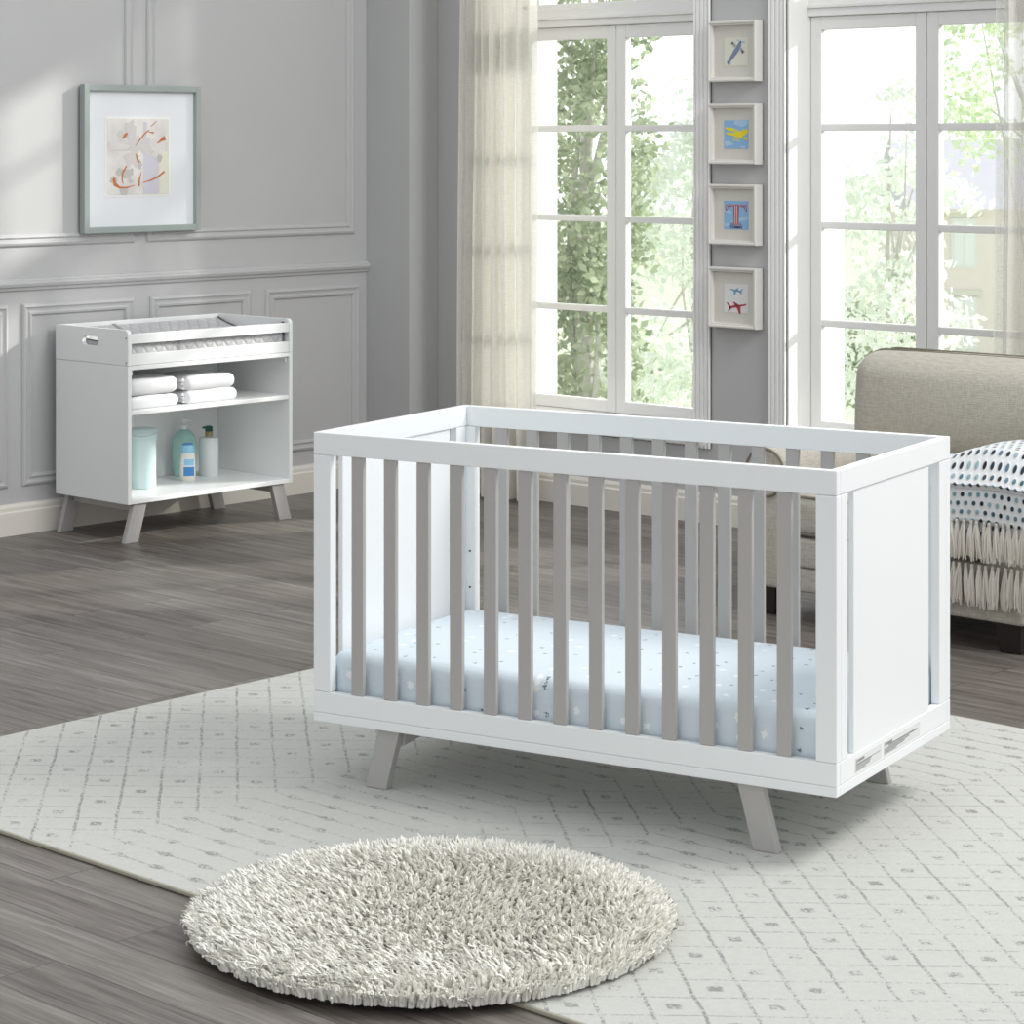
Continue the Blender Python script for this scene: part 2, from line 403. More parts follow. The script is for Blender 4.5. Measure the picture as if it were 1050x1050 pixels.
def mk_throw():
    t=NT('bobble_weave'); uv=t.coord('UV'); U,V,_=t.xyz(uv)
    row=t.math('FLOOR',V); u2=t.math('ADD',U,t.math('MULTIPLY',row,.5))
    fu=t.math('SUBTRACT',t.math('FRACT',u2),.5); fv=t.math('SUBTRACT',t.math('FRACT',V),.5)
    d=t.math('SQRT',t.math('ADD',t.math('POWER',t.math('MULTIPLY',fu,1.15),2),t.math('POWER',fv,2)))
    dot=t.math('SUBTRACT',1,t.sstep(d,.22,.34))
    cv=t.node('ShaderNodeCombineXYZ'); t.L.new(t.math('FLOOR',u2),cv.inputs[0]); t.L.new(row,cv.inputs[1])
    wn=t.node('ShaderNodeTexWhiteNoise'); wn.noise_dimensions='2D'; t.L.new(cv.outputs[0],wn.inputs['Vector'])
    dc=t.ramp(wn.outputs['Value'],[(.0,(.012,.018,.025)),(.35,(.03,.06,.085)),(.6,(.10,.20,.26)),(.85,(.28,.42,.48))])
    col=t.mix(dot,t.mix(t.noise(t.coord('Object'),300,2),(.66,.67,.68),(.80,.81,.82)),dc)
    return t.done(t.bsdf(col,.95,t.bump(t.math('SUBTRACT',1,t.sstep(d,.1,.5)),.6,.006),.1,.2))
M['throw']=mk_throw()
def mk_yarn():
    t=NT('cream_cotton_yarn'); g=t.node('ShaderNodeNewGeometry'); r=g.outputs['Random Per Island']
    return t.done(t.bsdf(t.mix(r,(.58,.53,.46),(.82,.79,.73)),.9,None,.1,.2))
M['yarn']=mk_yarn()

# ------------------------------------------------------------------ room
WH=3.3            # wall height
W1=(.666,1.812); W2=(2.272,3.418); OZ=(.31,3.0)
mb=MB().box(-.4,11,-11,.05,-.1,0)
struct(obj('floor',mb,M['floor']))
mb=MB().box(-.3,0,-7.0,.4,-.1,WH)
struct(obj('wall_left',mb,M['wall']))
mb=MB()
xs=[(0,W1[0]),(W1[1],W2[0]),(W2[1],9.5)]
for a,b in xs: mb.box(a,b,0,.36,-.1,WH)
for a,b in (W1,W2): mb.box(a,b,0,.36,-.1,OZ[0]).box(a,b,0,.40,OZ[1],WH)
struct(obj('wall_back',mb,M['wall']))
CX,CY=.285,-.182
struct(obj('wall_corner',MB().box(0,CX,CY,0,0,WH),M['wall'],bevel=.003))
# baseboards
def bprof(d0,z1=.125):   # (depth,z)
    return [(0,0),(.022,0),(.022,.092),(.016,.098),(.016,.112),(.010,.122),(0,z1)]
struct(obj('baseboard_left',MB().prism([(x,z) for x,z in bprof(0)],'y',-7.0,CY),M['base']))
mb=MB()
mb.prism([(-d,z) for d,z in bprof(0)],'x',CX,9.5)
mb.prism([(CY-d,z) for d,z in bprof(0)],'x',0.0,CX+.022)
mb.prism([(CX+d,z) for d,z in bprof(0)],'y',CY-.0,0)
struct(obj('baseboard_back',mb,M['base']))
# chair rail on the left wall
struct(obj('trim_1',MB().prism([(0,.985),(.010,.987),(.013,.996),(.022,1.003),(.026,1.014),(.024,1.022),(.014,1.026),(.012,1.034),(0,1.036)],'y',-7.0,CY),M['trimgrey'],smooth=False))
# picture-frame mouldings of the wall panels
def panel(n,y0,y1,z0,z1):
    prof=[(0,0),(.004,.0),(.011,.006),(.014,.014),(.008,.021),(.006,.030),(.012,.037),(.010,.045),(.003,.050),(0,.050)]  # (out, inward)
    mb=MB(); vs=[];k=len(prof)
    for cy,cz,sy,sz in ((y0,z0,1,1),(y1,z0,-1,1),(y1,z1,-1,-1),(y0,z1,1,-1)):
        for o,i in prof: vs.append((o,cy+sy*i,cz+sz*i))
    fs=[]
    for c in range(4):
        d=(c+1)%4
        for j in range(k-1): fs.append((c*k+j,c*k+j+1,d*k+j+1,d*k+j))
    mb.add(vs,fs)
    struct(obj('trim_%d'%n,mb,M['trimgrey']))
panel(2,-1.473,-.262,1.163,3.1); panel(3,-3.3,-1.540,1.163,3.1)
panel(4,-2.112,-1.540,.191,.931); panel(5,-1.457,-.893,.191,.931); panel(6,-.805,-.228,.191,.931); panel(7,-2.76,-2.180,.191,.931)

# ------------------------------------------------------------------ windows
def window(n,x0,x1):
    xc=(x0+x1)/2; hw=(x1-x0)/2
    e=bpy.data.objects.new('window_%d'%n,None); COL.objects.link(e); e.location=(xc,0,0); struct(e)
    w=M['trimwhite']
    obj('jamb',MB().box(-hw,-hw+.012,.002,.39,.392,3.0).box(hw-.012,hw,.002,.39,.392,3.0).box(-hw,hw,.002,.39,2.988,3.0).box(-hw,hw,.19,.41,.372,.394),w,e)
    mb=MB()
    for s in (-1,1):
        a,b=(hw-.006,hw+.078)
        f=lambda p,q,y,zz=(.31,3.08): mb.box(s*p,s*q,y,0,*zz)
        f(a,b,-.010)
        for k in range(3): f(a+.012+k*.022,a+.026+k*.022,-.016)
        f(a+.076,b,-.018)
        mb.box(s*a,s*(a+.006),-.018,0,.31,3.08)
    mb.box(-hw-.078,hw+.078,-.02,0,3.0,3.09)
    obj('casing',mb,w,e,bevel=.002)
    obj('sill',MB().box(-hw-.075,hw+.075,-.045,.19,.362,.394).box(-hw-.06,hw+.06,-.018,0,.318,.362),w,e,bevel=.004)
    obj('transom_bar',MB().box(-hw+.012,hw-.012,.135,.2,2.102,2.135).box(-hw+.012,hw-.012,.125,.2,2.135,2.150).box(-hw+.012,hw-.012,.14,.2,2.150,2.185),w,e,bevel=.003)
    tb=MB(); zt=(2.185,2.988)
    for a,b in ((-hw+.012,-hw+.045),(hw-.045,hw-.012)): tb.box(a,b,.15,.19,*zt)
    for x in (-.47,-.157,.157,.47): tb.box(x-.011,x+.011,.155,.185,*zt)
    tb.box(-hw+.012,hw-.012,.15,.19,2.185,2.208).box(-hw+.012,hw-.012,.15,.19,2.95,2.988).box(-hw+.04,hw-.04,.155,.185,2.57,2.592)
    ts=obj('transom_sash',tb,w,e,bevel=.003)
    obj('pane',MB().box(-hw+.03,hw-.03,.168,.172,2.19,2.97),M['glass'],ts)
    for s in (-1,1):
        a,b=(-hw+.014,-.0015) if s<0 else (.0015,hw-.014)
        st=.052
        m=MB().box(a,a+st,.15,.19,.396,2.1).box(b-st,b,.15,.19,.396,2.1).box(a+st,b-st,.15,.19,.396,.448).box(a+st,b-st,.15,.19,2.046,2.1)
        so=obj('sash',m,w,e,bevel=.003)
        for z in (.848,1.248,1.648): obj('muntin',MB().box(a+st-.003,b-st+.003,.154,.186,z-.0145,z+.0145),w,so,bevel=.004)
        obj('pane',MB().box(a+st-.006,b-st+.006,.168,.172,.442,2.052),M['glass'],so)
    return e
window(1,*W1); window(2,*W2)

# ------------------------------------------------------------------ curtains
def curtain(name,x0,x1,y,n,amp,label,seed,sheer=None):
    rnd=random.Random(seed); ph=[rnd.uniform(0,6.28) for _ in range(6)]
    t=thing(name,label,'curtain',((x0+x1)/2,y,0))
    w=x1-x0
    def fn(u,v,a=0,b=1):
        uu=a+(b-a)*u; z=.012+(2.92-.012)*v
        sq=1+.10*math.sin(2.2*v+ph[0])*(1-v)
        x=(uu-.5)*w*sq + .012*math.sin(9*uu+3*v+ph[1])
        fold=math.sin(2*PI*n*uu+ph[2]+.8*math.sin(3*uu+ph[3])+.5*math.sin(2.2*v))
        fold=math.copysign(abs(fold)**.7,fold)
        yy=amp*fold*(.72+.28*math.sin(7*uu+ph[4]))+.012*math.sin(2*PI*n*2.3*uu+ph[5]+1.5*v)
        return (x,yy,z)
    if sheer:
        a=sheer
        lo,hi=(0,a) if a<.5 else (a,1)
        obj('sheer_edge',MB().grid(lambda u,v:fn(u,v,lo,hi),40,24),M['sheer'],t)
        lo,hi=(a,1) if a<.5 else (0,a)
        obj('panel',MB().grid(lambda u,v:fn(u,v,lo,hi),170,36),M['curtain'],t)
    else:
        obj('panel',MB().grid(fn,200,36),M['curtain'],t)
    # rod pocket and rod end belong to the curtain
    obj('heading',MB().box(-w/2,w/2,-.03,.03,2.90,2.99),M['curtain'],t,bevel=.01)
    return t
curtain('curtain',.565,1.0,-.125,6.5,.052,'cream floor-length curtain at the left window beside the wall corner',3)
curtain('curtain',3.325,4.05,-.125,9.5,.036,'cream curtain with a sheer edge at the right window, behind the armchair',11,sheer=.06)

# ------------------------------------------------------------------ pictures
def big_picture():
    S=.31; B=.026; D=.034
    t=thing('framed_painting','large sage-grey box frame with an abstract orange and grey painting on the panelled wall','picture',(.012,-1.520,1.208))
    mb=MB()
    mb.box(0,D,-S,-S+B,0,2*S).box(0,D,S-B,S,0,2*S).box(0,D,-S+B,S-B,0,B).box(0,D,-S+B,S-B,2*S-B,2*S)
    obj('frame',mb,M['greenframe'],t,bevel=.002)
    obj('mat_board',MB().box(.0,.012,-S+B,S-B,B,2*S-B),M['whitemat'],t)
    w,h=.163,.160; zc=.318; yc=-.017
    obj('mat_bevel',MB().box(.012,.014,yc-w-.008,yc+w+.008,zc-h-.008,zc+h+.008),M['housetrim'],t)
    p=obj('painting',MB().box(.014,.0155,yc-w,yc+w,zc-h,zc+h),M['wash'],t)
    # u,v in 0..1 over the painting, v from the top
    def P(u,v,d=.0165): return (d,yc-w+2*w*u,zc+h-2*h*v)
    rnd=random.Random(5)
    def blob(mb,u,v,r,mi,asp=1,n=22,rag=.35,d=.0160):
        off=[1+rag*(rnd.random()-.5)*2 for _ in range(n)]
        pts=[P(u+r*off[i]*math.cos(2*PI*i/n),v+asp*r*off[i]*math.sin(2*PI*i/n),d) for i in range(n)]
        mb.add([P(u,v,d)]+pts,[(0,1+i,1+(i+1)%n) for i in range(n)],mi)
    mats=[M['lav'],M['lemon'],M['inkpale'],M['inkwash']]
    mb=MB()
    mb.add([P(.58,.04,.01585),P(.64,.04,.01585),P(.63,.45,.01585),P(.82,.52,.01585),P(.83,.99,.01585),P(.58,.99,.01585)],[(0,5,4,3,2,1)],0)
    mb.add([P(.83,.44,.0159),P(.99,.43,.0159),P(.99,.99,.0159),P(.85,.99,.0159)],[(0,3,2,1)],1)
    mb.add([P(.03,.41,.0158),P(.6,.38,.0158),P(.6,.42,.0158),P(.03,.43,.0158)],[(0,3,2,1)],2)
    for u,v,r,a,m in ((.36,.13,.09,1.2,2),(.25,.2,.10,.4,2),(.45,.33,.14,.8,2),(.6,.35,.1,1,2),(.40,.52,.12,.9,2),(.34,.72,.07,1,3),(.2,.7,.06,.8,3),(.27,.95,.06,.8,3),(.52,.6,.04,1.6,3),(.85,.52,.05,1.2,3),(.1,.8,.05,1,3),(.37,.82,.04,.6,3),(.72,.44,.05,.6,2)):
        blob(mb,u,v,r,m,a,d=.0160+.0001*m+rnd.random()*.0001)
    obj('wash',mb,mats,p)
    mb=MB()
    def stroke(pts,wd):
        n=len(pts); L=[];R=[]
        for i,(u,v) in enumerate(pts):
            a=pts[max(i-1,0)];b=pts[min(i+1,n-1)]; dx,dy=b[0]-a[0],b[1]-a[1]; l=math.hypot(dx,dy)
            k=wd[i] if isinstance(wd,list) else wd
            L.append(P(u-dy/l*k,v+dx/l*k)); R.append(P(u+dy/l*k,v-dx/l*k))
        mb.add(L+R,[(i,i+1,n+i+1,n+i) for i in range(n-1)])
    stroke([(.10,.78),(.12,.86),(.20,.905),(.32,.905),(.44,.875)],[.022,.026,.014,.010,.004])
    stroke([(.57,.845),(.7,.815),(.82,.77),(.93,.70)],[.004,.010,.012,.014])
    stroke([(.45,.36),(.53,.27),(.60,.20),(.68,.14)],[.003,.010,.010,.006])
    stroke([(.70,.10),(.76,.06),(.80,.025)],[.005,.006,.003])
    stroke([(.66,.17),(.72,.18),(.75,.185)],[.004,.008,.014])
    stroke([(.24,.265),(.28,.225),(.32,.19)],[.004,.024,.016])
    stroke([(.80,.33),(.87,.285),(.94,.25)],[.004,.016,.034])
    stroke([(.46,.46),(.48,.53),(.51,.58)],[.010,.013,.016])
    stroke([(.55,.70),(.52,.79),(.505,.89)],[.004,.012,.018])
    stroke([(.31,.62),(.245,.71),(.235,.80),(.255,.86)],[.010,.014,.010,.004])
    obj('brush_stroke',mb,M['orange'],p)
big_picture()

def small_frame(zc,label):
    t=thing('picture_frame',label,'picture',(2.033,-.004,zc),0,'four small square frames between the windows')
    S=.125; B=.020; D=.05
    mb=MB()
    def rail(pts):   # mitred rails with a sloped inner lip; pts corners
        pass
    out=[(-S,-S),(S,-S),(S,S),(-S,S)]
    prof=[(0,0),(0,-D+.004),(.003,-D),(.009,-D),(.013,-D+.006),(.017,-D+.006),(B,-D+.016),(B,-.006)]   # (inset, y)
    k=len(prof); vs=[];fs=[]
    for (x,z) in out:
        for i,y in prof: vs.append((x-math.copysign(i,x),y,z-math.copysign(i,z)))
    for c in range(4):
        d=(c+1)%4
        for j in range(k-1): fs.append((c*k+j,d*k+j,d*k+j+1,c*k+j+1))
    mb.add(vs,fs)
    obj('frame',mb,M['framewhite'],t)
    obj('mat_board',MB().box(-S+B-.002,S-B+.002,-.026,0,-S+B-.002,S-B+.002),M['matboard'],t)
    return t
# print: centre and half sizes on the mat (y=-.026)
PW,PH=.062,.0585; PX,PZ=.009,-.002
def print_bg(t,mats,extra=None):
    mb=MB().box(PX-PW,PX+PW,-.0275,-.0255,PZ-PH,PZ+PH,0)
    if extra: extra(mb)
    return obj('print',mb,mats,t)
def poly(mb,pts,mi=0,y=-.0282):
    """pts in 0..1 print units, v from top"""
    q=[(PX-PW+2*PW*u,PZ+PH-2*PH*v) for u,v in pts]
    a=sum(q[i][0]*q[(i+1)%len(q)][1]-q[(i+1)%len(q)][0]*q[i][1] for i in range(len(q)))
    if a<0: q=q[::-1]
    mb.prism(q,'y',y,-.0272,mi)
def circ(mb,u,v,r,mi=0,n=14,y=-.0282,a=1):
    poly(mb,[(u+r*math.cos(2*PI*i/n),v+a*r*math.sin(2*PI*i/n)) for i in range(n)],mi,y)
Z=[1.9555,1.617,1.287,.945]
f1=small_frame(Z[0]+.006,'topmost small white frame, a slate-blue propeller plane seen from above on cream')
pr=print_bg(f1,[M['paleprint']])
mb=MB(); 
poly(mb,[(.62,.16),(.72,.13),(.71,.30),(.58,.52),(.25,.86),(.17,.80),(.40,.45)],0,-.0284)
poly(mb,[(.12,.88),(.22,.82),(.26,.93),(.18,.97)],0,-.0284)
obj('plane_body',mb,M['slateblue'],pr)
mb=MB(); poly(mb,[(.28,.20),(.37,.12),(.50,.28),(.44,.36)],0,-.0280); poly(mb,[(.64,.40),(.72,.36),(.86,.52),(.75,.60)],0,-.0280)
obj('plane_wing',mb,M['midgrey'],pr)
for u,v,r in ((.34,.19,.035),(.77,.50,.04),(.16,.85,.03),(.69,.15,.03)):
    mb=MB(); circ(mb,u,v,r,0,12,-.0288); obj('roundel',mb,M['navyink'],pr)
mb=MB(); poly(mb,[(.52,.07),(.64,.09),(.63,.13),(.53,.10)],0,-.0286); poly(mb,[(.74,.14),(.85,.15),(.84,.21),(.75,.18)],0,-.0286)
obj('propeller',mb,M['cyan'],pr)
f2=small_frame(Z[1]+.004,'second small white frame from the top, a yellow biplane on blue sky')
def clouds(mb):
    for u,v,r,a in ((.55,.08,.14,.7),(.75,.10,.18,.7),(.92,.07,.07,1.2),(.15,.82,.15,.6),(.28,.84,.10,.5),(.8,.95,.12,.35)): circ(mb,u,v,r,1,16,-.0277-.0001*u,a)
pr=print_bg(f2,[M['skyprint'],M['cloudprint']],clouds)
mb=MB()
poly(mb,[(.05,.25),(.30,.26),(.62,.37),(.60,.41),(.20,.36),(.06,.31)],0,-.0286)
poly(mb,[(.08,.46),(.12,.42),(.45,.48),(.98,.66),(.98,.72),(.60,.60),(.10,.50)],0,-.0287)
poly(mb,[(.36,.46),(.50,.40),(.75,.38),(.99,.30),(.99,.42),(.82,.56),(.55,.60),(.42,.57)],0,-.0288)
poly(mb,[(.74,.36),(.80,.30),(.88,.36),(.84,.40)],0,-.0289)
for u in (.2,.32): poly(mb,[(u,.33),(u+.02,.33),(u+.05,.47),(u+.03,.47)],0,-.0285)
for c in (.40,.58):
    n=14
    for i in range(n):
        a,b=2*PI*i/n,2*PI*(i+1)/n; R,r=.055,.038
        poly(mb,[(c+R*math.cos(a),.70+R*math.sin(a)),(c+R*math.cos(b),.70+R*math.sin(b)),(c+r*math.cos(b),.70+r*math.sin(b)),(c+r*math.cos(a),.70+r*math.sin(a))],0,-.0286)
poly(mb,[(.42,.66),(.50,.57),(.52,.58),(.45,.68)],0,-.0285); poly(mb,[(.56,.66),(.52,.58),(.55,.58),(.60,.67)],0,-.0285)
obj('biplane',mb,M['yellow'],pr)
f3=small_frame(Z[2]+.002,'third small white frame from the top, a striped red letter T on blue sky')
def clouds3(mb):
    for u,v,r,a in ((.12,.35,.12,.5),(.24,.40,.09,.5),(.80,.62,.16,.5),(.92,.58,.07,.9),(.68,.66,.09,.4),(.12,.85,.12,.4)): circ(mb,u,v,r,1,16,-.0277-.0001*u,a)
pr=print_bg(f3,[M['skyprint'],M['cloudprint']],clouds3)
mb=MB()
poly(mb,[(.08,.135),(.93,.135),(.94,.36),(.90,.36),(.82,.22),(.62,.19),(.60,.78),(.72,.80),(.72,.85),(.28,.85),(.28,.80),(.40,.78),(.39,.19),(.19,.22),(.12,.35),(.07,.35)],0,-.0284)
obj('letter',mb,M['darkred'],pr)
mb=MB()
for u in (.435,.515): poly(mb,[(u,.16),(u+.045,.16),(u+.045,.80),(u,.80)],0,-.0288)
poly(mb,[(.10,.155),(.42,.155),(.42,.172),(.10,.172)],0,-.0288); poly(mb,[(.58,.155),(.90,.155),(.90,.172),(.58,.172)],0,-.0288)
poly(mb,[(.12,.18),(.16,.18),(.13,.31),(.105,.31)],0,-.0288); poly(mb,[(.86,.18),(.90,.18),(.915,.32),(.885,.31)],0,-.0288)
poly(mb,[(.32,.81),(.68,.81),(.68,.83),(.32,.83)],0,-.0288)
obj('letter_stripe',mb,M['pink'],pr)
def text_mesh(name,body,size,mat,parent,loc,rot,bold=.0,ext=.0004,width=1.0):
    cu=bpy.data.curves.new(name+'_curve','FONT'); cu.body=body; cu.size=size; cu.align_x='CENTER'; cu.extrude=ext; cu.offset=bold
    tmp=bpy.data.objects.new('tmp',cu); COL.objects.link(tmp)
    bpy.context.view_layer.update()
    dg=bpy.context.evaluated_depsgraph_get()
    me=bpy.data.meshes.new_from_object(tmp.evaluated_get(dg)); me.name=name
    bpy.data.objects.remove(tmp); bpy.data.curves.remove(cu)
    me.materials.clear(); me.materials.append(mat)
    o=bpy.data.objects.new(name,me); COL.objects.link(o); o.parent=parent; o.location=loc; o.rotation_euler=rot; o.scale=(width,1,1)
    return o
text_mesh('lettering','TOMMY',.0145,M['navyink'],pr,(PX+.001,-.0280,PZ+PH-2*PH*.965),(PI/2,0,0),.0006,.0004,1.25)
f4=small_frame(Z[3]+.002,'lowest small white frame, a blue jet above a red jet on white')
pr=print_bg(f4,[M['whiteprint']])
def jet(mb,u,v,s,fl=1,y=-.0285):
    q=lambda pts: poly(mb,[(u+fl*a*s,v+b*s) for a,b in pts],0,y)
    q([(-.42,.07),(-.2,-.01),(.3,-.07),(.44,-.10),(.46,-.06),(.36,-.01),(0,.06),(-.36,.13)])
    q([(-.08,.02),(-.20,-.16),(-.13,-.15),(.12,-.02)]); q([(-.03,.05),(.10,.33),(.17,.32),(.17,.02)])
    q([(-.36,.10),(-.52,-.12),(-.44,-.11),(-.28,.06)]); q([(-.36,.10),(-.46,.24),(-.38,.23),(-.26,.10)])
mb=MB(); jet(mb,.50,.22,.55,-1); obj('blue_jet',mb,M['skyblue'],pr)
mb=MB(); jet(mb,.54,.76,.86,1); obj('red_jet',mb,M['red'],pr)

# ------------------------------------------------------------------ crib
L,W=1.39,.7145; ZB,ZT=.158,.872; RT=.011
CRIB_ANG=math.radians(12.536)
ca,sa=math.cos(CRIB_ANG),math.sin(CRIB_ANG)
near=(5.0285,-3.563)
CL=(near[0]-ca*L/2-sa*W/2, near[1]-sa*L/2+ca*W/2, RT)
crib=thing('baby_crib','white baby crib with grey slats and splayed grey legs on the patterned rug','crib',CL,CRIB_ANG)
HL,HW=L/2,W/2
zb,zt=ZB-RT,ZT-RT
T=.022
def part(name,mb,mat=None,bevel=.0022,parent=None): return obj(name,mb,mat or M['white'],parent or crib,bevel=bevel)
for s in (-1,1):      # front (-1) and back (+1) side frames
    y0,y1=(-HW,-HW+T) if s<0 else (HW-T,HW)
    part('top_rail',MB().box(-HL,HL,y0,y1,zt-.055,zt))
    part('bottom_rail',MB().box(-HL,HL,y0,y1,zb+.0225,zb+.074))
    for e in (-1,1):
        yy=(y0,y0+.027) if s<0 else (y1-.027,y1)
        part('corner_post',MB().box(e*(HL-.05),e*HL,*yy,zb+.0745,zt-.0555))
    gap=(L-.10-13*.0345)/14
    for k in range(13):
        a=-HL+.05+gap*(k+1)+.0345*k; c=(y0+y1)/2
        part('slat',MB().box(a,a+.0345,c-.007,c+.007,zb+.0742,zt-.0552),M['grey'],.0018)
for e in (-1,1):      # end frames
    x0,x1=(HL-T,HL) if e>0 else (-HL,-HL+T)
    part('end_rail',MB().box(x0,x1,-HW+T+.0005,HW-T-.0005,zt-.055,zt))
    part('end_rail',MB().box(x0,x1,-HW+T+.0005,HW-T-.0005,zb+.0225,zb+.074))
    part('stile',MB().box(x0,x1,-HW+.0275,-HW+.066,zb+.0745,zt-.0555))
    part('stile',MB().box(x0,x1,HW-.0745,HW-.0275,zb+.0745,zt-.0555))
    xp=(x1-.016,x1-.003) if e>0 else (x0+.003,x0+.016)
    part('end_panel',MB().box(*xp,-HW+.105,HW-(.1395 if e>0 else .100),zb+.0742,zt-.0552),None,.0015)
# bolts in the slots
def bolt(x,y,z,ax):
    mb=MB(); 
    if ax=='y':
        mb.prism([(x+.0065*math.cos(i*PI/8),z+.0065*math.sin(i*PI/8)) for i in range(16)],'y',y-.004,y+.002)
        mb.prism([(x+.003*math.cos(i*PI/3),z+.003*math.sin(i*PI/3)) for i in range(6)],'y',y-.0048,y-.003,1)
    return part('bolt',mb,[M['metal'],M['dark']],.0006)
for e in (-1,1):
    for z in (.735,.255): bolt(e*(HL-.032),HW-.027,z,'y')
    for z in (.468,.370): 
        mb=MB().prism([(e*(HL-.035)+.003*math.cos(i*PI/5),z+.003*math.sin(i*PI/5)) for i in range(10)],'y',HW-.0285,HW-.0265); part('bolt_hole',mb,M['dark'],0)
# base plinth and mattress support
mb=MB().box(-HL,HL,-HW,-HW+T,zb,zb+.0222).box(-HL,HL,HW-T,HW,zb,zb+.0222)
mb.box(-HL,-HL+T,-HW+T,HW-T,zb,zb+.0222).box(HL-T,HL,-HW+T,HW-T,zb,zb+.0222)
part('plinth',mb,None,.0018)
part('mattress_support',MB().box(-HL+T,HL-T,-HW+T,HW-T,zb+.004,zb+.03))
for ex in (-1,1):
    for ey in (-1,1):
        P_=[(ex*.450,zb),(ex*.510,zb),(ex*.550,0),(ex*.4895,0)]
        y=sorted((ey*(HW-.012),ey*(HW-.037)))
        part('leg',MB().prism(P_,'y',*y),M['greyleg'],.002)
    part('leg_brace',MB().prism([(-HW+.037,zb),(-HW+.037,zb-.040),(-HW+.09,zb-.034),(HW-.09,zb-.034),(HW-.037,zb-.040),(HW-.037,zb)],'x',ex*.462-.012,ex*.462+.012),M['greyleg'],.002)
# warning labels on the right end, near the base
def wlabel(y0,y1,rows,seed):
    rnd=random.Random(seed)
    z0=zb+.030; z1=zb+.064
    l=part('warning_label',MB().box(HL-.0002,HL+.0006,y0,y1,z0,z1),M['labelpaper'],0); l['label']='pale printed warning label'
    mb=MB()
    def ink(a,b,c,d): mb.box(HL+.0004,HL+.0011,y0+a,y0+b,z0+c,z0+d)
    mb.prism([(y0+.004,z0+.022),(y0+.011,z0+.022),(y0+.0075,z0+.031)],'x',HL+.0004,HL+.0011)
    x=.014
    for k in range(7): ink(x,x+.0045,.0225,.0285); x+=.0058     # heading word, too small to read
    for (a,b,z,h) in rows:
        x=a
        while x<b:
            w_=rnd.uniform(.003,.009); ink(x,min(x+w_,b),z,z+h); x+=w_+.0016
    obj('print_line',mb,M['inkgrey'],l)
wlabel(-HW+.105,-HW+.262,[(.004,.095,.016,.0022),(.004,.15,.0185,.0012),(.004,.09,.012,.0022),(.004,.085,.008,.0022),(.004,.06,.004,.0022)],1)
wlabel(-HW+.275,-HW+.505,[(.03,.21,.018,.004),(.004,.16,.0135,.003),(.004,.13,.009,.003),(.004,.08,.0045,.003)],2)

# mattress with fitted sheet, resting inside the crib
mt=thing('crib_mattress','crib mattress in a pale blue sheet dotted with tiny motifs','mattress',(CL[0],CL[1],RT+zb+.031),CRIB_ANG)
mh=.329-(RT+zb+.031)
obj('fitted_sheet',MB().rbox(-HL+.026,HL-.026,-HW+.030,HW-.030,0,mh,.035,5,(0,0,.006)),M['sheet'],mt)

# ------------------------------------------------------------------ changing table
TX0,TX1,TY0,TY1=.0514,.525,-1.980,-1.112
TC=((TX0+TX1)/2,(TY0+TY1)/2,0)
tb=thing('changing_table','white open-shelf changing table with a railed top and grey legs against the panelled wall','changing table',TC)
hx,hy=(TX1-TX0)/2,(TY1-TY0)/2
def tp(name,mb,mat=None,bevel=.0018,parent=None): return obj(name,mb,mat or M['whitecab'],parent or tb,bevel=bevel)
zs,ze=.154,.704; TH=.018
for s in (-1,1): tp('side_panel',MB().box(-hx,hx,s*hy,s*(hy-TH),zs,ze-.0015))
tp('bottom_panel',MB().box(-hx,hx,-hy+TH,hy-TH,zs,zs+TH))
tp('top_panel',MB().box(-hx,hx,-hy+TH,hy-TH,ze-TH-.001,ze-.0015))
tp('shelf',MB().box(-hx+.012,hx-.004,-hy+TH,hy-TH,.506,.523))
tp('back_panel',MB().box(-hx,-hx+.010,-hy+TH,hy-TH,zs+TH,ze-TH-.001))
# tray sides with rounded upper front corner; left one has a hand hole
r=.022; zt2=.844
def sidepoly(n=8):
    pts=[(-hx,ze),(hx,ze)]
    pts+=[(hx-r+r*math.cos(a),zt2-r+r*math.sin(a)) for a in [i/n*PI/2 for i in range(n+1)]]
    pts+=[(-hx,zt2)]
    return pts
def holed(y0,y1):
    out=sidepoly(); hc=(-.005,.790); hw_,hr=.035,.019
    hole=[(hc[0]+hw_+hr*math.cos(a),hc[1]+hr*math.sin(a)) for a in [-PI/2+i/10*PI for i in range(11)]]
    hole+=[(hc[0]-hw_+hr*math.cos(a),hc[1]+hr*math.sin(a)) for a in [PI/2+i/10*PI for i in range(11)]]
    import bmesh
    bm=bmesh.new()
    def loop(p): 
        vs=[bm.verts.new((x,y0,z)) for x,z in p]; return [bm.edges.new((vs[i],vs[(i+1)%len(vs)])) for i in range(len(vs))]
    e=loop(out)+loop(hole)
    g=bmesh.ops.triangle_fill(bm,use_beauty=True,use_dissolve=False,edges=e)
    fs=[f for f in g['geom'] if isinstance(f,bmesh.types.BMFace)]
    ex=bmesh.ops.extrude_face_region(bm,geom=fs)
    for v in [v for v in ex['geom'] if isinstance(v,bmesh.types.BMVert)]: v.co.y=y1
    bmesh.ops.recalc_face_normals(bm,faces=bm.faces)
    m=MB(); bm.verts.index_update()
    m.add([v.co[:] for v in bm.verts],[[v.index for v in f.verts] for f in bm.faces]); bm.free()
    return m
sp=tp('tray_side',holed(-hy,-hy+TH),None,.0012)
tp('tray_side',MB().prism(sidepoly(),'y',hy-TH,hy),None,.0012)
tp('tray_back',MB().box(-hx,-hx+.016,-hy+TH,hy-TH,ze,zt2))
tp('tray_rail',MB().box(hx-.020,hx-.003,-hy+TH,hy-TH,.7885,.8265))
tp('tray_rail',MB().box(hx-.020,hx-.003,-hy+TH,hy-TH,ze,.7485))
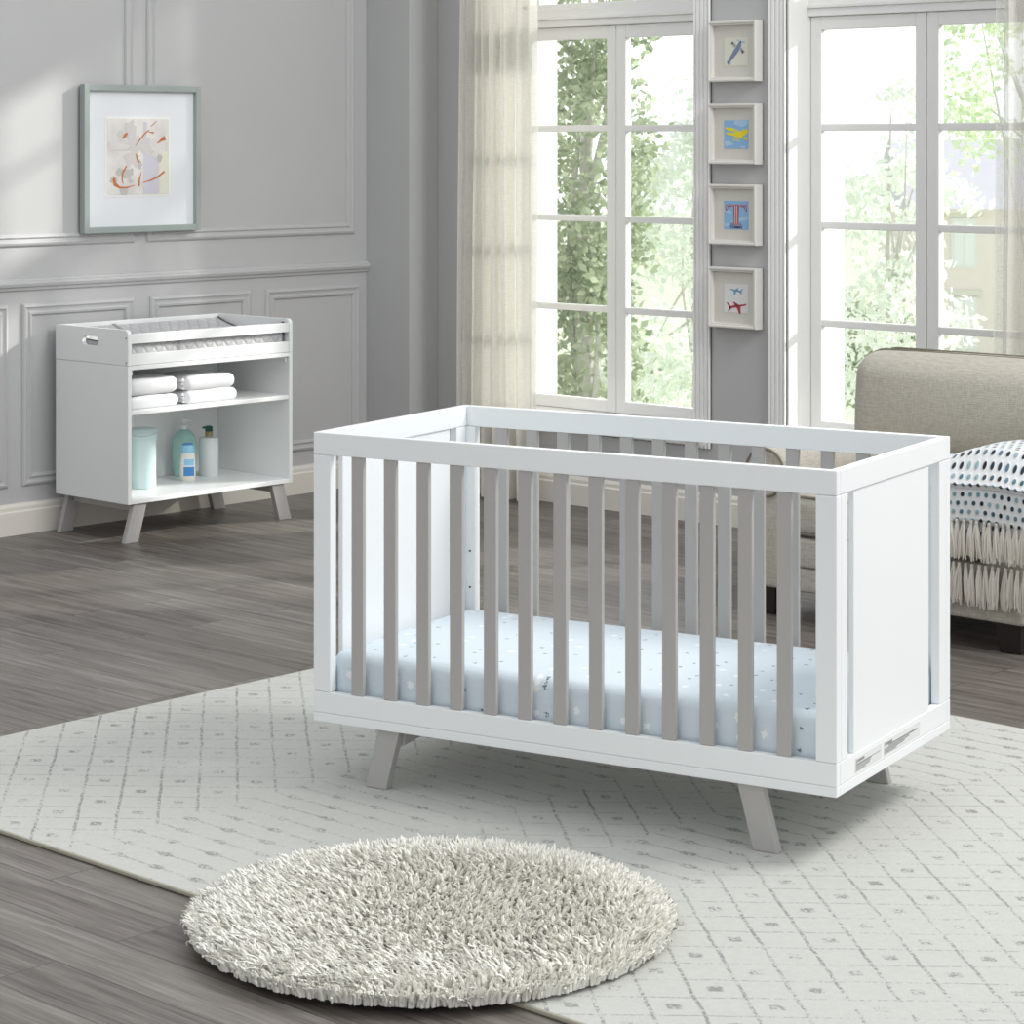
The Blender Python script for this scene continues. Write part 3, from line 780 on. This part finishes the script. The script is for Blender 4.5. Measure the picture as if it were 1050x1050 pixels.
for z in (.715,.812):
    mb=MB().prism([(hx-.012+.005*math.cos(i*PI/6),z+.005*math.sin(i*PI/6)) for i in range(12)],'y',-hy-.0012,-hy+.001); tp('screw',mb,M['metal'],0)
for y in (-hy+TH+.006,hy-TH-.012): tp('bracket',MB().box(hx-.03,hx-.012,y,y+.008,ze-TH-.022,ze-TH-.001),M['whiteplastic'],.001)
for ey in (-1,1):
    for ex in (-1,1):
        P_=[(ey*(hy-.105),zs),(ey*(hy-.040),zs),(ey*(hy+.005),0),(ey*(hy-.060),0)]
        x=sorted((ex*(hx-.012),ex*(hx-.037)))
        tp('leg',MB().prism(P_,'x',*x),M['greyleg'],.002)
    tp('leg_brace',MB().box(-hx+.037,hx-.037,ey*(hy-.085),ey*(hy-.06),zs-.036,zs),M['greyleg'],.002)

# changing pad lying in the tray
PL=.395
pad=thing('changing_pad','grey quilted contoured changing pad lying in the tray of the changing table','changing pad',(TX0+.018,TC[1],ze))
plen=TY1-TY0-2*TH-.012; pwid=TX1-TX0-.042
def padz(x):
    t=x/pwid
    return .084+.042*(abs(2*t-1)**2.0)
prof=[(.004,.0)]+[(pwid*i/24+(.004 if i==0 else -.004 if i==24 else 0),padz(pwid*i/24)) for i in range(25)]+[(pwid-.004,0)]
mbp=MB(); 
n=len(prof); K=30
vs=[(x,-plen/2+plen*k/K,z) for k in range(K+1) for x,z in prof]
fs=[(k*n+i,(k+1)*n+i,(k+1)*n+i+1,k*n+i+1) for k in range(K) for i in range(n-1)]+[tuple(range(n)),tuple(K*n+i for i in range(n))[::-1]]
mbp.add(vs,fs)
obj('cover',mbp,M['quilt'],pad,bevel=.006,smooth=True)
def padband(name,y,w,mat,lift=.0015):
    m=MB(); vs=[]
    for yy in (y-w/2,y+w/2): vs+=[(x+(-lift if i==0 else lift if i==n-1 else 0),yy,z+lift) for i,(x,z) in enumerate(prof)]
    m.add(vs,[(i,n+i,n+i+1,i+1) for i in range(n-1)])
    return obj(name,m,mat,pad,solid=.002)
b=padband('strap',-.155,.016,M['inkgrey'])
padband('end_binding',plen/2-.004,.010,M['strap']); padband('end_binding',-plen/2+.004,.010,M['strap'])

# towels: folded, layers visible at the folded end
def towel(loc,dx,dy,h,label,rot=0,seed=0):
    t=thing('folded_towel',label,'towel',loc,rot,'folded white towels on the changing table shelf')
    rnd=random.Random(seed)
    m=MB(); k=3
    # a continuous sheet folded in zig-zag: profile in (y,z), extruded along x
    th=h/k
    pts=[]
    def arc(cy,cz,r,a0,a1,nn=8): return [(cy+r*math.cos(a0+(a1-a0)*i/nn),cz+r*math.sin(a0+(a1-a0)*i/nn)) for i in range(nn+1)]
    r0=h/2
    body=MB().rbox(-dx/2,dx/2,-dy/2,dy/2,0,h,h*.46,6,(.0,.003,.004))
    vs=[]
    for (x,y,z) in body.v:
        q=.0025*math.sin(40*x+seed)+.002*math.sin(31*y+seed*2)
        vs.append((x,y,z+q*(z/h)))
    body.v=vs
    obj('body',body,M['towel'],t)
    # rolled fold lines on the end that faces the room (local -y)
    for q in range(3):
        z0=h*(.24+.26*q)
        path=[(-dx/2+.02+(dx-.04)*i/12, -dy/2-.003+.003*math.sin(i+seed+q), z0+.002*math.sin(2*i+q)) for i in range(13)]
        obj('fold',MB().tube(path,h*.12,8),M['towel'],t)
    return t
SHZ=.523
towel((.375,-1.820,SHZ),.245,.255,.052,'lower towel of the left white stack on the changing table shelf',0,1)
towel((.378,-1.822,SHZ+.0545),.240,.255,.064,'upper towel of the left white stack on the changing table shelf',.02,2)
towel((.372,-1.518,SHZ),.250,.268,.050,'lower towel of the right white stack on the changing table shelf',-.02,3)
towel((.370,-1.522,SHZ+.0525),.245,.262,.058,'upper towel of the right white stack on the changing table shelf',.0,4)

# containers on the bottom shelf
BZ=zs+TH
cn=thing('canister','tall pale mint lidded canister at the left end of the bottom shelf','canister',(.285,-1.715,BZ))
R=.054
obj('body',MB().lathe([(R-.004,0),(R-.001,.003),(R-.001,.195),(R,.2)],40),M['tin'],cn)
ld=obj('lid',MB().lathe([(R+.003,.200),(R+.004,.203),(R+.004,.236),(R+.001,.242),(R-.012,.245)],40),M['tin'],cn)
obj('clasp',MB().tube([((R+.004)*math.cos(a),(R+.004)*math.sin(a),.222-.006*math.sin((a+1.6)*2)) for a in [-1.5+i*.12 for i in range(18)]],.0016,6),M['metal'],ld)
# aqua pump bottle with a grip
bt=thing('shampoo_bottle','large aqua pump bottle with a moulded grip on the bottom shelf','bottle',(.140,-1.380,BZ),math.radians(43))
# local x to the right of the viewer, local y away
prof=[(.040,0),(.046,.004),(.049,.03),(.052,.09),(.052,.13),(.046,.165),(.032,.187),(.016,.197),(.015,.202)]
m=MB(); N=32; vs=[]; fs=[]
rows=[]
for r_,z in prof:
    rows.append((r_,z))
fine=[]
for i in range(len(rows)-1):
    for q in range(5):
        u=q/5; fine.append((rows[i][0]*(1-u)+rows[i+1][0]*u, rows[i][1]*(1-u)+rows[i+1][1]*u))
fine.append(rows[-1])
for r_,z in fine:
    for i in range(N):
        a=2*PI*i/N; x=r_*math.cos(a); y=.68*r_*math.sin(a)
        g=math.exp(-((z-.125)/.036)**4)*max(0,math.cos(a-.0))**2
        # grip recess on the right flank, scooped from the front
        sc=math.exp(-((z-.125)/.034)**4)*math.exp(-((x-.034)/.010)**2)
        if y<0: y+= .017*sc
        vs.append((x,y,z))
for k in range(len(fine)-1):
    for i in range(N):
        j=(i+1)%N; fs.append((k*N+i,k*N+j,(k+1)*N+j,(k+1)*N+i))
fs.append(tuple(range(N))[::-1]); fs.append(tuple((len(fine)-1)*N+i for i in range(N)))
m.add(vs,fs); m.smooth=True
obj('body',m,M['aqua'],bt)
pm=obj('pump',MB().lathe([(.016,.200),(.016,.216),(.013,.218),(.006,.219),(.006,.230),(.011,.231),(.011,.240),(.004,.242)],24),M['whiteplastic'],bt)
obj('spout',MB().tube([(0,0,.236),(.015,0,.2375),(.026,0,.236),(.031,0,.231)],[.006,.0055,.004,.0035],10),M['whiteplastic'],pm)
# small bottle with blue label
sb=thing('lotion_bottle','small cream bottle with a blue label standing before the aqua pump bottle','bottle',(.262,-1.462,BZ),math.radians(43))
prof=[(.026,0),(.031,.004),(.0335,.03),(.033,.07),(.030,.105),(.027,.118)]
obj('body',MB().lathe(prof,32,(0,0),1,.62),M['creamplastic'],sb)
cp=obj('cap',MB().lathe([(.0275,.112),(.028,.125),(.027,.140),(.022,.152),(.014,.157)],32,(0,0),1,.62),M['labelsky'],sb)
obj('cap_band',MB().lathe([(.0225,.150),(.0215,.1545),(.0150,.1575)],32,(0,0),1.02,.64),M['labelblue'],cp)
def shell(pts_u,z0,z1,mat,name,par,k=1.012):
    def rad(z):
        for i in range(len(prof)-1):
            if prof[i][1]<=z<=prof[i+1][1]:
                u=(z-prof[i][1])/(prof[i+1][1]-prof[i][1]); return prof[i][0]*(1-u)+prof[i+1][0]*u
        return prof[-1][0]
    def fn(u,v):
        a=-PI/2+(pts_u[0]+(pts_u[1]-pts_u[0])*u); z=z0+(z1-z0)*v
        R_=rad(z)*k; return (R_*math.cos(a),R_*.62*math.sin(a),z)
    return obj(name,MB().grid(fn,14,10),mat,par)
lb=shell((-.75,1.15),.018,.098,M['whiteplastic'],'front_label',sb,1.012)
shell((-.45,1.0),.022,.060,M['labelblue'],'label_block',lb,1.024); shell((-.40,.95),.066,.092,M['labelsky'],'label_block',lb,1.024)
# frosted cylinder pump
fb=thing('pump_bottle','frosted white cylinder bottle with a dark green pump on the bottom shelf','bottle',(.205,-1.300,BZ),math.radians(43))
obj('body',MB().lathe([(.038,0),(.041,.004),(.041,.158),(.038,.163),(.016,.165),(.016,.168)],36),M['frost'],fb)
obj('collar',MB().lathe([(.0165,.166),(.0165,.186),(.015,.188)],24),M['tan'],fb)
hd=obj('pump',MB().lathe([(.0155,.187),(.0165,.190),(.0165,.204),(.013,.210),(.006,.212)],24),M['green'],fb)
obj('spout',MB().tube([(0,0,.203),(-.018,0,.204),(-.027,0,.201)],[.006,.0052,.004],10),M['green'],hd)

# ------------------------------------------------------------------ rugs
RG=(4.30,-3.425,0)
rx0,rx1,ry0,ry1=2.742-RG[0],5.90-RG[0],-4.640-RG[1],-2.215-RG[1]
rug=thing('area_rug','large off-white rug with a faded grey lattice pattern under the crib','rug',RG)
obj('pile',MB().box(rx0,rx1,ry0,ry1,.001,RT-.0005),M['rug'],rug,bevel=.003)
obj('binding',MB().tube([(rx0,ry0,.0055),(rx1,ry0,.0055),(rx1,ry1,.0055),(rx0,ry1,.0055)],.0052,8,closed=True),M['shagbase'],rug)
RC=(4.655,-4.440); RR=.495
rr=thing('round_rug','round cream shaggy rug lying over the front edge of the patterned rug','rug',(RC[0],RC[1],0))
obj('backing',MB().lathe([(RR-.035,.012),(RR-.02,.016),(RR-.02,.022),(RR-.03,.028)],64),M['shagbase'],rr)
def shag():
    n=12500
    rng=np.random.default_rng(3)
    rad=(RR-.012)*np.sqrt(rng.random(n)); th=rng.random(n)*2*PI
    edge=360; rad=np.concatenate([rad,np.full(edge*3,RR-.015)-rng.random(edge*3)*.02]); th=np.concatenate([th,rng.random(edge*3)*2*PI]); n=len(rad)
    bx,by=rad*np.cos(th),rad*np.sin(th)
    # lean direction: coherent swirls + outward at rim
    la=1.0*np.sin(4.6*bx+1.3)+.9*np.cos(5.1*by-.7)+4.0
    k=np.clip((rad-.36)/.12,0,1)
    lx=np.cos(la)*(1-k)+np.cos(th)*k*1.1; ly=np.sin(la)*(1-k)+np.sin(th)*k*1.1
    lx+=rng.normal(0,.42,n); ly+=rng.normal(0,.42,n)
    ln=rng.uniform(.034,.050,n); ln[rad>RR-.05]*=.8; w=rng.uniform(.0043,.0060,n)
    lean=rng.uniform(.35,.85,n); lean[rad>RR-.05]*=.75
    z0=np.full(n,.022)
    z0[rad>RR-.04]=.016
    S=4; rows=[]
    for s in range(S+1):
        t=s/S
        hx_=bx+lx*ln*lean*(t**1.4)*.95; hy_=by+ly*ln*lean*(t**1.4)*.95
        hz=z0+ln*np.sqrt(np.maximum(1-(lean*.9)**2,.15))*(1.35*t-.48*t*t)
        hr=np.hypot(hx_,hy_); lim=RR+.002+.006*np.sin(th*97); f=np.where(hr>lim,lim/np.maximum(hr,1e-6),1); d=np.maximum(0,hr-lim); hx_=hx_*f; hy_=hy_*f; hz=np.maximum(hz-d*.9,.008)
        ww=w*(1-.55*t**2) if s<S else w*.25
        ring=[]
        for q in range(3):
            a=q*2*PI/3+th*7
            ring.append(np.stack([hx_+ww*np.cos(a),hy_+ww*np.sin(a),hz],1))
        rows.append(np.stack(ring,1))
    V=np.stack(rows,1).reshape(-1,3)      # n, S+1, 3
    base=(np.arange(n)*(S+1)*3)[:,None]
    quad=[]
    for s in range(S):
        for q in range(3):
            p=(q+1)%3; quad.append([s*3+q,s*3+p,(s+1)*3+p,(s+1)*3+q])
    Q=(base[:,:,None]+np.array(quad)[None]).reshape(-1,4)
    me=bpy.data.meshes.new('pile'); me.vertices.add(len(V)); me.vertices.foreach_set('co',V.astype(np.float32).ravel())
    me.loops.add(Q.size); me.loops.foreach_set('vertex_index',Q.astype(np.int32).ravel())
    me.polygons.add(len(Q)); me.polygons.foreach_set('loop_start',np.arange(0,Q.size,4,dtype=np.int32)); 
    me.polygons.foreach_set('use_smooth',np.ones(len(Q),dtype=bool))
    me.materials.append(M['shag']); me.update(calc_edges=True); me.validate()
    o=bpy.data.objects.new('pile',me); COL.objects.link(o); o.parent=rr; o['kind']='stuff'
shag()

# ------------------------------------------------------------------ armchair
AX=3.67; AC=(AX,-.93,0)
ch=thing('armchair','oatmeal linen armchair with rolled arms facing the room in front of the right window','armchair',AC)
def cp_(name,mb,mat=None,bevel=0,parent=None): return obj(name,mb,mat or M['linen'],parent or ch,bevel=bevel)
fy=-1.395-AC[1]; by=-.40-AC[1]
cp_('base',MB().rbox(-.40,.40,fy+.004,by,.092,.172,.012),None)
cp_('front_border',MB().rbox(-.396,.396,fy,by-.2,.174,.272,.014),None)
sc_=cp_('seat_cushion',MB().rbox(-.392,.392,fy-.004,by-.22,.276,.425,.045,5,(0,0,.028)))
def ring(x0,x1,y,z0,z1,r,n=6):
    pts=[]
    for cx,cz,a0 in ((x1-r,z1-r,0),(x0+r,z1-r,PI/2),(x0+r,z0+r,PI),(x1-r,z0+r,1.5*PI)):
        pts+=[(cx+r*math.cos(a0+i/n*PI/2),y,cz+r*math.sin(a0+i/n*PI/2)) for i in range(n+1)]
    return pts
obj('piping',MB().tube([(-.385,fy+.004,.409),(0,fy+.002,.411),(.385,fy+.004,.409)],.0045,8),M['piping'],sc_)
obj('piping',MB().tube([(-.385,fy+.004,.287),(0,fy+.002,.287),(.385,fy+.004,.287)],.0045,8),M['piping'],sc_)
# back cushion, T-shaped over the arms
cu_=MB().rbox(-.505,.505,-.845-AC[1],-.60-AC[1],.495,.848,.085,7,(.006,.030,.006))
cu_.v=[(x*(1.03-.035*(z-.495)/.365),y,z) for x,y,z in cu_.v]
bc=cp_('back_cushion',cu_)
obj('piping',MB().tube([(x*(1.03-.035*(z-.495)/.365),y,z) for x,y,z in ring(-.507,.507,-.735-AC[1],.492,.852,.086)],.0046,8,closed=True),M['piping'],bc)
obj('piping',MB().tube([(x*(1.03-.035*(z-.495)/.365),y,z) for x,y,z in ring(-.507,.507,-.660-AC[1],.492,.852,.086)],.0040,8,closed=True),M['piping'],bc)
cp_('backrest',MB().rbox(-.50,.50,-.615-AC[1],by,.12,.78,.05,5))
for s in (-1,1):
    x0=s*.5325; ia=s*.39
    prof=[]
    cxr=s*.455; R_=.086; cz=.479
    ap=cp_('arm',MB().rbox(min(s*.39,s*.53),max(s*.39,s*.53),fy,by,.092,.46,.014))
    cyl=MB(); N=28; pts=[(cxr+R_*math.cos(2*PI*i/N),cz+R_*math.sin(2*PI*i/N)) for i in range(N)]
    obj('arm_roll',MB().prism(pts,'y',fy-.006,by-.02),M['linen'],ap,bevel=.012,smooth=True,segs=3)
    obj('piping',MB().tube([(cxr+(R_-.006)*math.cos(2*PI*i/24),fy-.007,cz+(R_-.006)*math.sin(2*PI*i/24)) for i in range(24)],.0042,8,closed=True),M['piping'],ap)
    for yy in (fy+.055,by-.075):
        z0,z1=0,.1
        a=.048; b_=.036; cx_=s*.47
        m=MB(); vs=[(cx_-b_,yy-b_,0),(cx_+b_,yy-b_,0),(cx_+b_,yy+b_,0),(cx_-b_,yy+b_,0),(cx_-a,yy-a,.1),(cx_+a,yy-a,.1),(cx_+a,yy+a,.1),(cx_-a,yy+a,.1)]
        m.add(vs,[(0,3,2,1),(4,5,6,7),(0,1,5,4),(1,2,6,5),(2,3,7,6),(3,0,4,7)])
        cp_('leg',m,M['dark'],.004)

# throw draped over seat front and right arm
def lift(x):
    t=min(max((x-(3.80-AX))/(.24),0),1); return .070*t*t*(3-2*t)
X0,X1=3.70-AX,4.40-AX
th=thing('throw_blanket','white fringed throw with rows of dark blue dots folded over the armchair front','blanket',AC)
def path_fn(pts):
    seg=[0]
    for i in range(1,len(pts)): seg.append(seg[-1]+math.dist(pts[i],pts[i-1]))
    def f(v):
        d=v*seg[-1]
        for i in range(1,len(pts)):
            if d<=seg[i]+1e-9:
                u=(d-seg[i-1])/(seg[i]-seg[i-1]); return (pts[i-1][0]*(1-u)+pts[i][0]*u, pts[i-1][1]*(1-u)+pts[i][1]*u)
        return pts[-1]
    return f,seg[-1]
def sheet(name,pts,seed,du=.0275,dv=.027,x0=X0,x1=X1,dz=0,wob=.004,th_=.008):
    f,Ln=path_fn(pts)
    w=x1-x0
    def fn(u,v):
        x=x0+w*u; y,z=f(v)
        k=min(max((y-(fy-.030))/.045,0),1)
        return (x+.004*math.sin(9*v+seed),y+wob*math.sin(17*x+seed)*(1.2-k),z+lift(x)*k+dz+.003*math.sin(23*x+5*v+seed))
    o=obj(name,MB().grid(fn,70,40,0,lambda u,v:(u*w/du,v*Ln/dv)),M['throw'],th,solid=th_)
    return fn
yf=fy
lower=[(yf+.36,.462),(yf+.2,.470),(yf+.05,.492),(yf+.01,.512),(yf-.018,.516),(yf-.034,.500),(yf-.038,.46),(yf-.038,.405)]
back_=[(yf+.34,.450),(yf+.05,.476),(yf+.005,.498),(yf-.018,.496),(yf-.026,.470),(yf-.027,.29)]
sheet('under_layer',back_,2.0)
sheet('hanging_layer',lower,.3)
# upper fold: cloth doubled over, its rounded fold toward the room
up=[(yf+.38,.500),(yf+.16,.508),(yf+.05,.522),(yf-.01,.528),(yf-.040,.512),(yf-.052,.514),(yf-.052,.530),(yf-.030,.548),(yf+.03,.558),(yf+.16,.562),(yf+.28,.556),(yf+.38,.53)]
sheet('folded_layer',up,1.1)
def tassels(zt_,zb_,y,n,seed):
    rnd=random.Random(seed)
    for k in range(n):
        x=X0+.012+(X1-X0-.024)*k/(n-1)+rnd.uniform(-.003,.003)
        m=MB()
        yy=y+rnd.uniform(-.003,.002)
        m.rbox(x-.0055,x+.0055,yy-.0055,yy+.0055,zt_-.016,zt_,.0054,3)
        tl=rnd.uniform(-.012,.012)
        for q in range(15):
            dx=rnd.uniform(-.012,.012); dy=rnd.uniform(-.006,.004); ln=(zt_-zb_)*rnd.uniform(.86,1.06)
            m.tube([(x+dx*.25,yy+dy*.3,zt_-.012),(x+dx*.7+tl*.3,yy+dy-.003,zt_-ln*.4),(x+dx+tl*.7+rnd.uniform(-.003,.003),yy+dy-.002,zt_-ln*.75),(x+dx*1.25+tl+rnd.uniform(-.004,.004),yy+dy,zt_-ln)],[.0028,.0034,.0032,.0020],5)
        obj('tassel',m,M['yarn'],th)
tassels(.412,.290,yf-.043,30,1)
tassels(.275,.145,yf-.031,30,2)

# ------------------------------------------------------------------ outdoors
GZ=-6
struct(obj('ground',MB().box(-160,120,1.5,190,GZ-.3,GZ),M['lawn']))
CAMP=(8.06,-7.87,1.592); PH_=.7482
def out(Xc,Yc):   # metres right / ahead of the viewpoint -> world
    c,s=math.cos(PH_),math.sin(PH_)
    return (CAMP[0]+c*Xc-s*Yc, CAMP[1]+s*Xc+c*Yc)
def tree(Xc,Yc,crowns,leafm,n,ls,label,seed,trunk=.18):
    x,y=out(Xc,Yc); rnd=random.Random(seed); rng=np.random.default_rng(seed)
    t=thing('tree',label,'tree',(x,y,GZ))
    top=max(c[2]+c[3]*.5 for c in crowns)-GZ
    m=MB(); cx=sum(c[0] for c in crowns)/len(crowns)
    m.tube([(0,0,0),(.06,.02,top*.35),(-.05,.05,top*.65),(.04,0,top*.92)],[trunk,trunk*.8,trunk*.5,trunk*.15],10)
    for k in range(9):
        c=crowns[k%len(crowns)]; z0=top*rnd.uniform(.35,.75)
        m.tube([(0,.02,z0),(c[0]*.5+rnd.uniform(-.3,.3),c[1]*.5,(z0+c[2]-GZ)/2),(c[0]+rnd.uniform(-.5,.5)*c[3],c[1]+rnd.uniform(-.5,.5)*c[3],c[2]-GZ+rnd.uniform(-.4,.4)*c[4])],[trunk*.3,trunk*.18,trunk*.05],6)
    obj('trunk',m,M['bark'],t)
    V=[];F=[]
    tot=sum(c[3]**2*c[4] for c in crowns)
    for c in crowns:
        k=int(n*c[3]**2*c[4]/tot)
        clump=rng.normal(0,1,(max(6,k//28),3)); clump/=np.linalg.norm(clump,axis=1)[:,None]; clump*=rng.uniform(.3,1,(len(clump),1))**.5
        for i in range(k):
            q=clump[i%len(clump)]+rng.normal(0,.13,3)
            p=np.array([c[0]+q[0]*c[3],c[1]+q[1]*c[3],c[2]-GZ+q[2]*c[4]])
            a=rng.normal(0,1,3);a/=np.linalg.norm(a); b=np.cross(a,rng.normal(0,1,3)); b/=np.linalg.norm(b)
            s_=ls*rng.uniform(.6,1.3); o=len(V)
            V+= [tuple(p-a*s_),tuple(p+b*s_*.55),tuple(p+a*s_),tuple(p-b*s_*.55)]; F.append((o,o+1,o+2,o+3))
    m=MB(); m.add(V,F); m.smooth=False
    obj('foliage',m,leafm,t)
# crowns: (dx,dy,z centre,horizontal radius,vertical radius)
tree(.75,25,[(0,0,1.2,.75,1.6),(-.2,.2,-.6,.7,1.1),(.25,0,2.9,.55,.8)],M['leaf_dark'],9000,.055,'tall grey-green tree close outside the left window',1)
tree(3.5,46,[(0,0,.3,1.5,1.6),(.7,.3,2.2,1.1,1.2),(-1.2,.5,-2.6,1.3,1.1),(1.2,0,-2.4,1.2,1.0)],M['leaf_haze'],7000,.10,'haze-pale tree beyond the right half of the left window',2,.12)
tree(-.4,52,[(0,0,-1.5,1.8,2.5),(.3,0,1.2,1.5,1.6)],M['leaf_haze'],6000,.11,'haze-pale tree farther off behind the tall grey-green tree',3)
tree(6.3,40,[(0,0,-1.5,1.3,1.3),(.2,0,.6,1.2,.9),(.9,0,2.3,.9,.6)],M['leaf_haze'],3600,.09,'haze-pale sparse tree outside the left half of the right window',4,.10)
tree(5.35,19.5,[(-.95,-.9,2.1,.62,.75),(-1.3,-.9,2.7,.5,.5),(-.6,-.6,1.75,.42,.4),(.4,0,2.6,.8,.9)],M['leaf_fresh'],4200,.042,'fresh green tree hanging into the top of the right window',5,.10)
tree(8.6,58,[(0,0,-3.6,1.9,1.3),(-1.8,0,-3.8,1.2,1.0)],M['leaf_dark'],3000,.14,'low dark bush at the foot of the far house',6,.1)
# house with tiled roof
hx_,hy_=out(15.6,76)
hs=thing('house','pink brick house with a lilac slate roof far outside the right window','house',(hx_,hy_,GZ),PH_)
hw2,hd=2.9,7.0; ez=-.55-GZ; rz=1.05-GZ
obj('wall',MB().box(-hw2,hw2*2.2,0,hd,0,ez),M['brick'],hs)
obj('eaves',MB().box(-hw2-.1,hw2*2.2+.1,-.25,0,ez-.12,ez+.02),M['brick'],hs)
obj('roof',MB().prism([(-.35,ez),(hd/2,rz+.6),(hd+.35,ez)],'x',-hw2-.2,hw2*2.2+.2),M['slate'],hs)
for xx in (-1.25,1.4,4.0):
    for z0,z1 in ((3.55,5.15),(.9,2.65)):
        wn=obj('window_frame',MB().box(xx-.42,xx+.42,-.06,.05,z0,z1),M['housetrim'],hs)
        obj('pane',MB().box(xx-.32,xx-.03,-.08,-.05,z0+.1,z1-.1).box(xx+.03,xx+.32,-.08,-.05,z0+.1,z1-.1),M['houseglass'],wn)
        obj('lintel',MB().box(xx-.6,xx+.6,-.1,.05,z1+.02,z1+.22),M['creamplastic'],wn)

# ------------------------------------------------------------------ light
sd=Vector((1,1.75,.85)).normalized()
sun=bpy.data.lights.new('sun','SUN'); sun.energy=4.5; sun.angle=math.radians(2.2); sun.color=(1,.96,.90)
so=bpy.data.objects.new('sun',sun); COL.objects.link(so); so.rotation_euler=sd.to_track_quat('Z','Y').to_euler(); so.location=(10,15,10)
key=bpy.data.lights.new('softbox','AREA'); key.shape='RECTANGLE'; key.size=1.7; key.size_y=1.5; key.energy=180; key.color=(1,.99,.97)
ko=bpy.data.objects.new('softbox',key); COL.objects.link(ko); ko.location=(6.9,-1.35,4.5)
ko.rotation_euler=(Vector(ko.location)-Vector((4.3,-3.4,.4))).to_track_quat('Z','Y').to_euler()
w=bpy.data.worlds.new('sky'); SC.world=w; w.use_nodes=True
nt=w.node_tree; nt.nodes.clear()
o_=nt.nodes.new('ShaderNodeOutputWorld'); bg=nt.nodes.new('ShaderNodeBackground'); nt.links.new(bg.outputs[0],o_.inputs[0])
tc=nt.nodes.new('ShaderNodeTexCoord')
def wdot(v):
    n=nt.nodes.new('ShaderNodeVectorMath'); n.operation='DOT_PRODUCT'; nt.links.new(tc.outputs['Generated'],n.inputs[0]); n.inputs[1].default_value=Vector(v).normalized(); return n.outputs['Value']
def wmath(op,a,b):
    n=nt.nodes.new('ShaderNodeMath'); n.operation=op
    for i,x in enumerate((a,b)):
        if isinstance(x,(int,float)): n.inputs[i].default_value=x
        else: nt.links.new(x,n.inputs[i])
    return n.outputs[0]
def lobe(v,amp,pw): return wmath('MULTIPLY',wmath('POWER',wmath('MAXIMUM',wdot(v),0.0),pw),amp)
st=wmath('ADD',.80,wmath('ADD',lobe((-.1,1,.15),1.4,2.0),lobe((1,-.1,.5),.25,2.0)))
nt.links.new(st,bg.inputs['Strength']); bg.inputs['Color'].default_value=(.955,.985,1.0,1)

# ------------------------------------------------------------------ camera
cam=bpy.data.cameras.new('camera'); co=bpy.data.objects.new('camera',cam); COL.objects.link(co)
co.location=CAMP; co.rotation_euler=(PI/2,0,PH_)
cam.sensor_width=36; cam.lens=2453/1050*36; cam.shift_x=0; cam.shift_y=(144.6-525)/1050
cam.clip_start=.1; cam.clip_end=400
cam.dof.use_dof=True; cam.dof.focus_distance=7.0; cam.dof.aperture_fstop=22
SC.camera=co
SC.view_settings.view_transform='Standard'; SC.view_settings.look='None'; SC.view_settings.gamma=1; SC.view_settings.exposure=0.0; SC.view_settings.use_curve_mapping=False
SC.cycles.use_denoising=True; SC.cycles.max_bounces=10; SC.cycles.transparent_max_bounces=16; SC.cycles.diffuse_bounces=5; SC.cycles.sample_clamp_indirect=6
